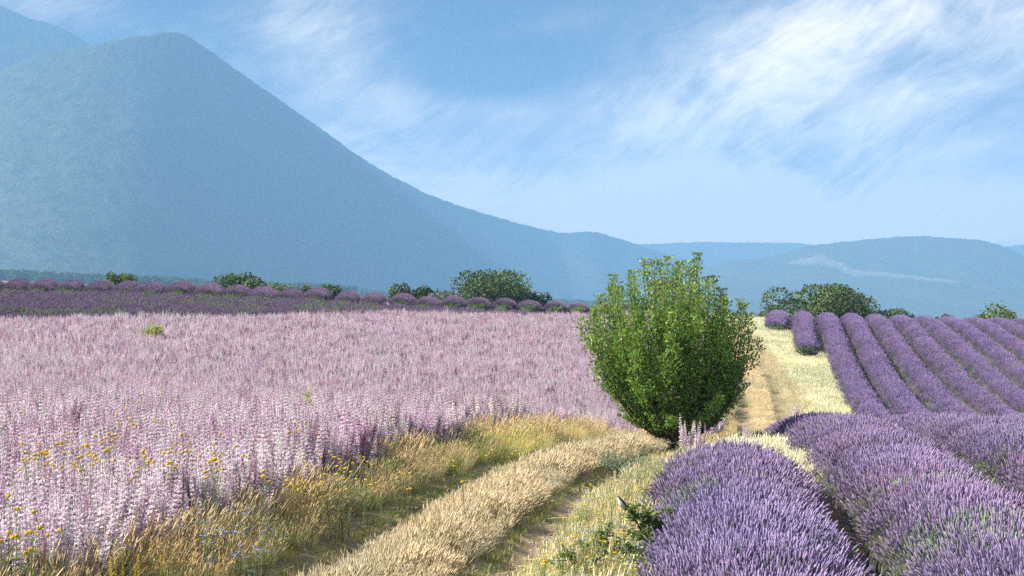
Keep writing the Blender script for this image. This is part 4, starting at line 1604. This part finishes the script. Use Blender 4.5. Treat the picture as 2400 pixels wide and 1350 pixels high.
def bird(perch):
    """small songbird, upright, beak to the left and slightly up, tail down to the right"""
    root = empty('songbird', perch)
    tag(root, 'small brown bird with pale breast perched on the bramble tip', 'bird')
    # spine in the plane of view: (forward, up, half width, half height)
    sp = np.array([(-.050, .016, .006, .005), (-.040, .024, .013, .012), (-.026, .034, .021, .021), (-.010, .047, .026, .027), (.004, .062, .026, .028), (.014, .078, .022, .024),
                   (.020, .091, .0165, .017), (.025, .101, .0165, .0165), (.031, .108, .0155, .0150), (.038, .112, .011, .0105), (.044, .114, .004, .004)])
    f, u, hw, hh = sp.T
    tan = unit(np.stack([np.gradient(f), np.gradient(u)], 1))
    m = 14
    V, C = [], []
    for i in range(len(sp)):
        nrm = np.array([-tan[i, 1], tan[i, 0]])          # towards the back
        for k in range(m):
            a = k / m * 6.283
            s_, c_ = math.sin(a) * hw[i], math.cos(a) * hh[i]
            V.append((-(f[i] + nrm[0] * c_), s_, u[i] + nrm[1] * c_))
            back = math.cos(a)
            col = np.array([.80, .79, .76]) if back < .05 else np.array([.07, .05, .035])
            if i >= 6 and back > -.25:
                col = np.array([.05, .038, .03])
            if i in (7, 8) and -.1 < back < .25:
                col = np.array([.55, .50, .42])
            if back < .05 and i in (3, 4, 5) and k % 3 == 0:
                col = col * .72
            C.append(col)
    Q = [(i * m + k, i * m + (k + 1) % m, (i + 1) * m + (k + 1) % m, (i + 1) * m + k) for i in range(len(sp) - 1) for k in range(m)]
    b = Geo()
    b.put(V, Q, [(0, k + 1, k) for k in range(1, m - 1)] + [((len(sp) - 1) * m, (len(sp) - 1) * m + k, (len(sp) - 1) * m + k + 1) for k in range(1, m - 1)], np.array(C))
    me = b.mesh('body', [M_FEATHER], True)
    body = add_obj('body', me, root)
    sub = body.modifiers.new('smooth', 'SUBSURF')
    sub.levels = sub.render_levels = 1
    g = Geo()
    g.tube([(-.042, 0, .1135), (-.050, 0, .1155), (-.057, 0, .116)], [.0035, .0022, .0004], 5, (.07, .055, .045))
    add_obj('beak', g.mesh('beak', [M_FEATHER], True), root)
    g = Geo()
    for k in range(-2, 3):
        V, T = leaves(np.array([[.040, k * .0025, .026]]), np.array([[.80, k * .05, -.62]]), np.array([[.62, 0, .8]]), .064, .011, .05)
        g.put(V, None, T, np.array([.05, .04, .03]) * (1 + .1 * abs(k)))
        V2 = V - np.array([.0012, 0, .0012])
        g.put(V2, None, T[:, ::-1], (.16, .13, .10))
    add_obj('tail', g.mesh('tail', [M_FEATHER]), root)
    for s_ in (-1, 1):
        g = Geo()
        base = np.array([-.008, s_ * .0255, .074])
        for k in range(7):
            st_ = base + np.array([.004 * k - .006, s_ * .0012 * (k % 3), -.006 * k * .6 + .006])
            V, T = leaves(st_[None], np.array([[.74, -s_ * .22, -.66]]), np.array([[.25, s_ * 1.0, .25]]), .058 - .003 * k, .016, .10)
            g.put(V, None, T, np.array([.075, .052, .036]) * (1.4 if k % 2 else .7))
        add_obj('wing', g.mesh('wing', [M_FEATHER]), root)
        g = Geo()
        g.tube([(.004, s_ * .010, .034), (.009, s_ * .011, .018), (.001, s_ * .010, .001)], [.0028, .0014, .0012], 5, (.25, .17, .11))
        for t_ in (-.5, 0, .5):
            g.tube([(.001, s_ * .010, .001), (-.008, s_ * .010 + t_ * .008, .0), (-.010, s_ * .010 + t_ * .009, -.004)], [.0010, .0009, .0004], 4, (.25, .17, .11))
        add_obj('leg', g.mesh('leg', [M_FEATHER], True), root)
        g = Geo()
        c = np.array([-.0325, s_ * .0135, .1115])
        g.tube([c - [0, s_ * .001, 0], c + [0, s_ * .0014, 0], c + [0, s_ * .0024, 0]], [.0026, .0024, .0008], 8, (.01, .008, .008))
        add_obj('eye', g.mesh('eye', [M_FEATHER], True), root)
    root.rotation_euler = (0, 0, .45)
    return root


bz = float(ground_z(BX, BY))
bird((BX - .15, BY - .02, bz + .606))
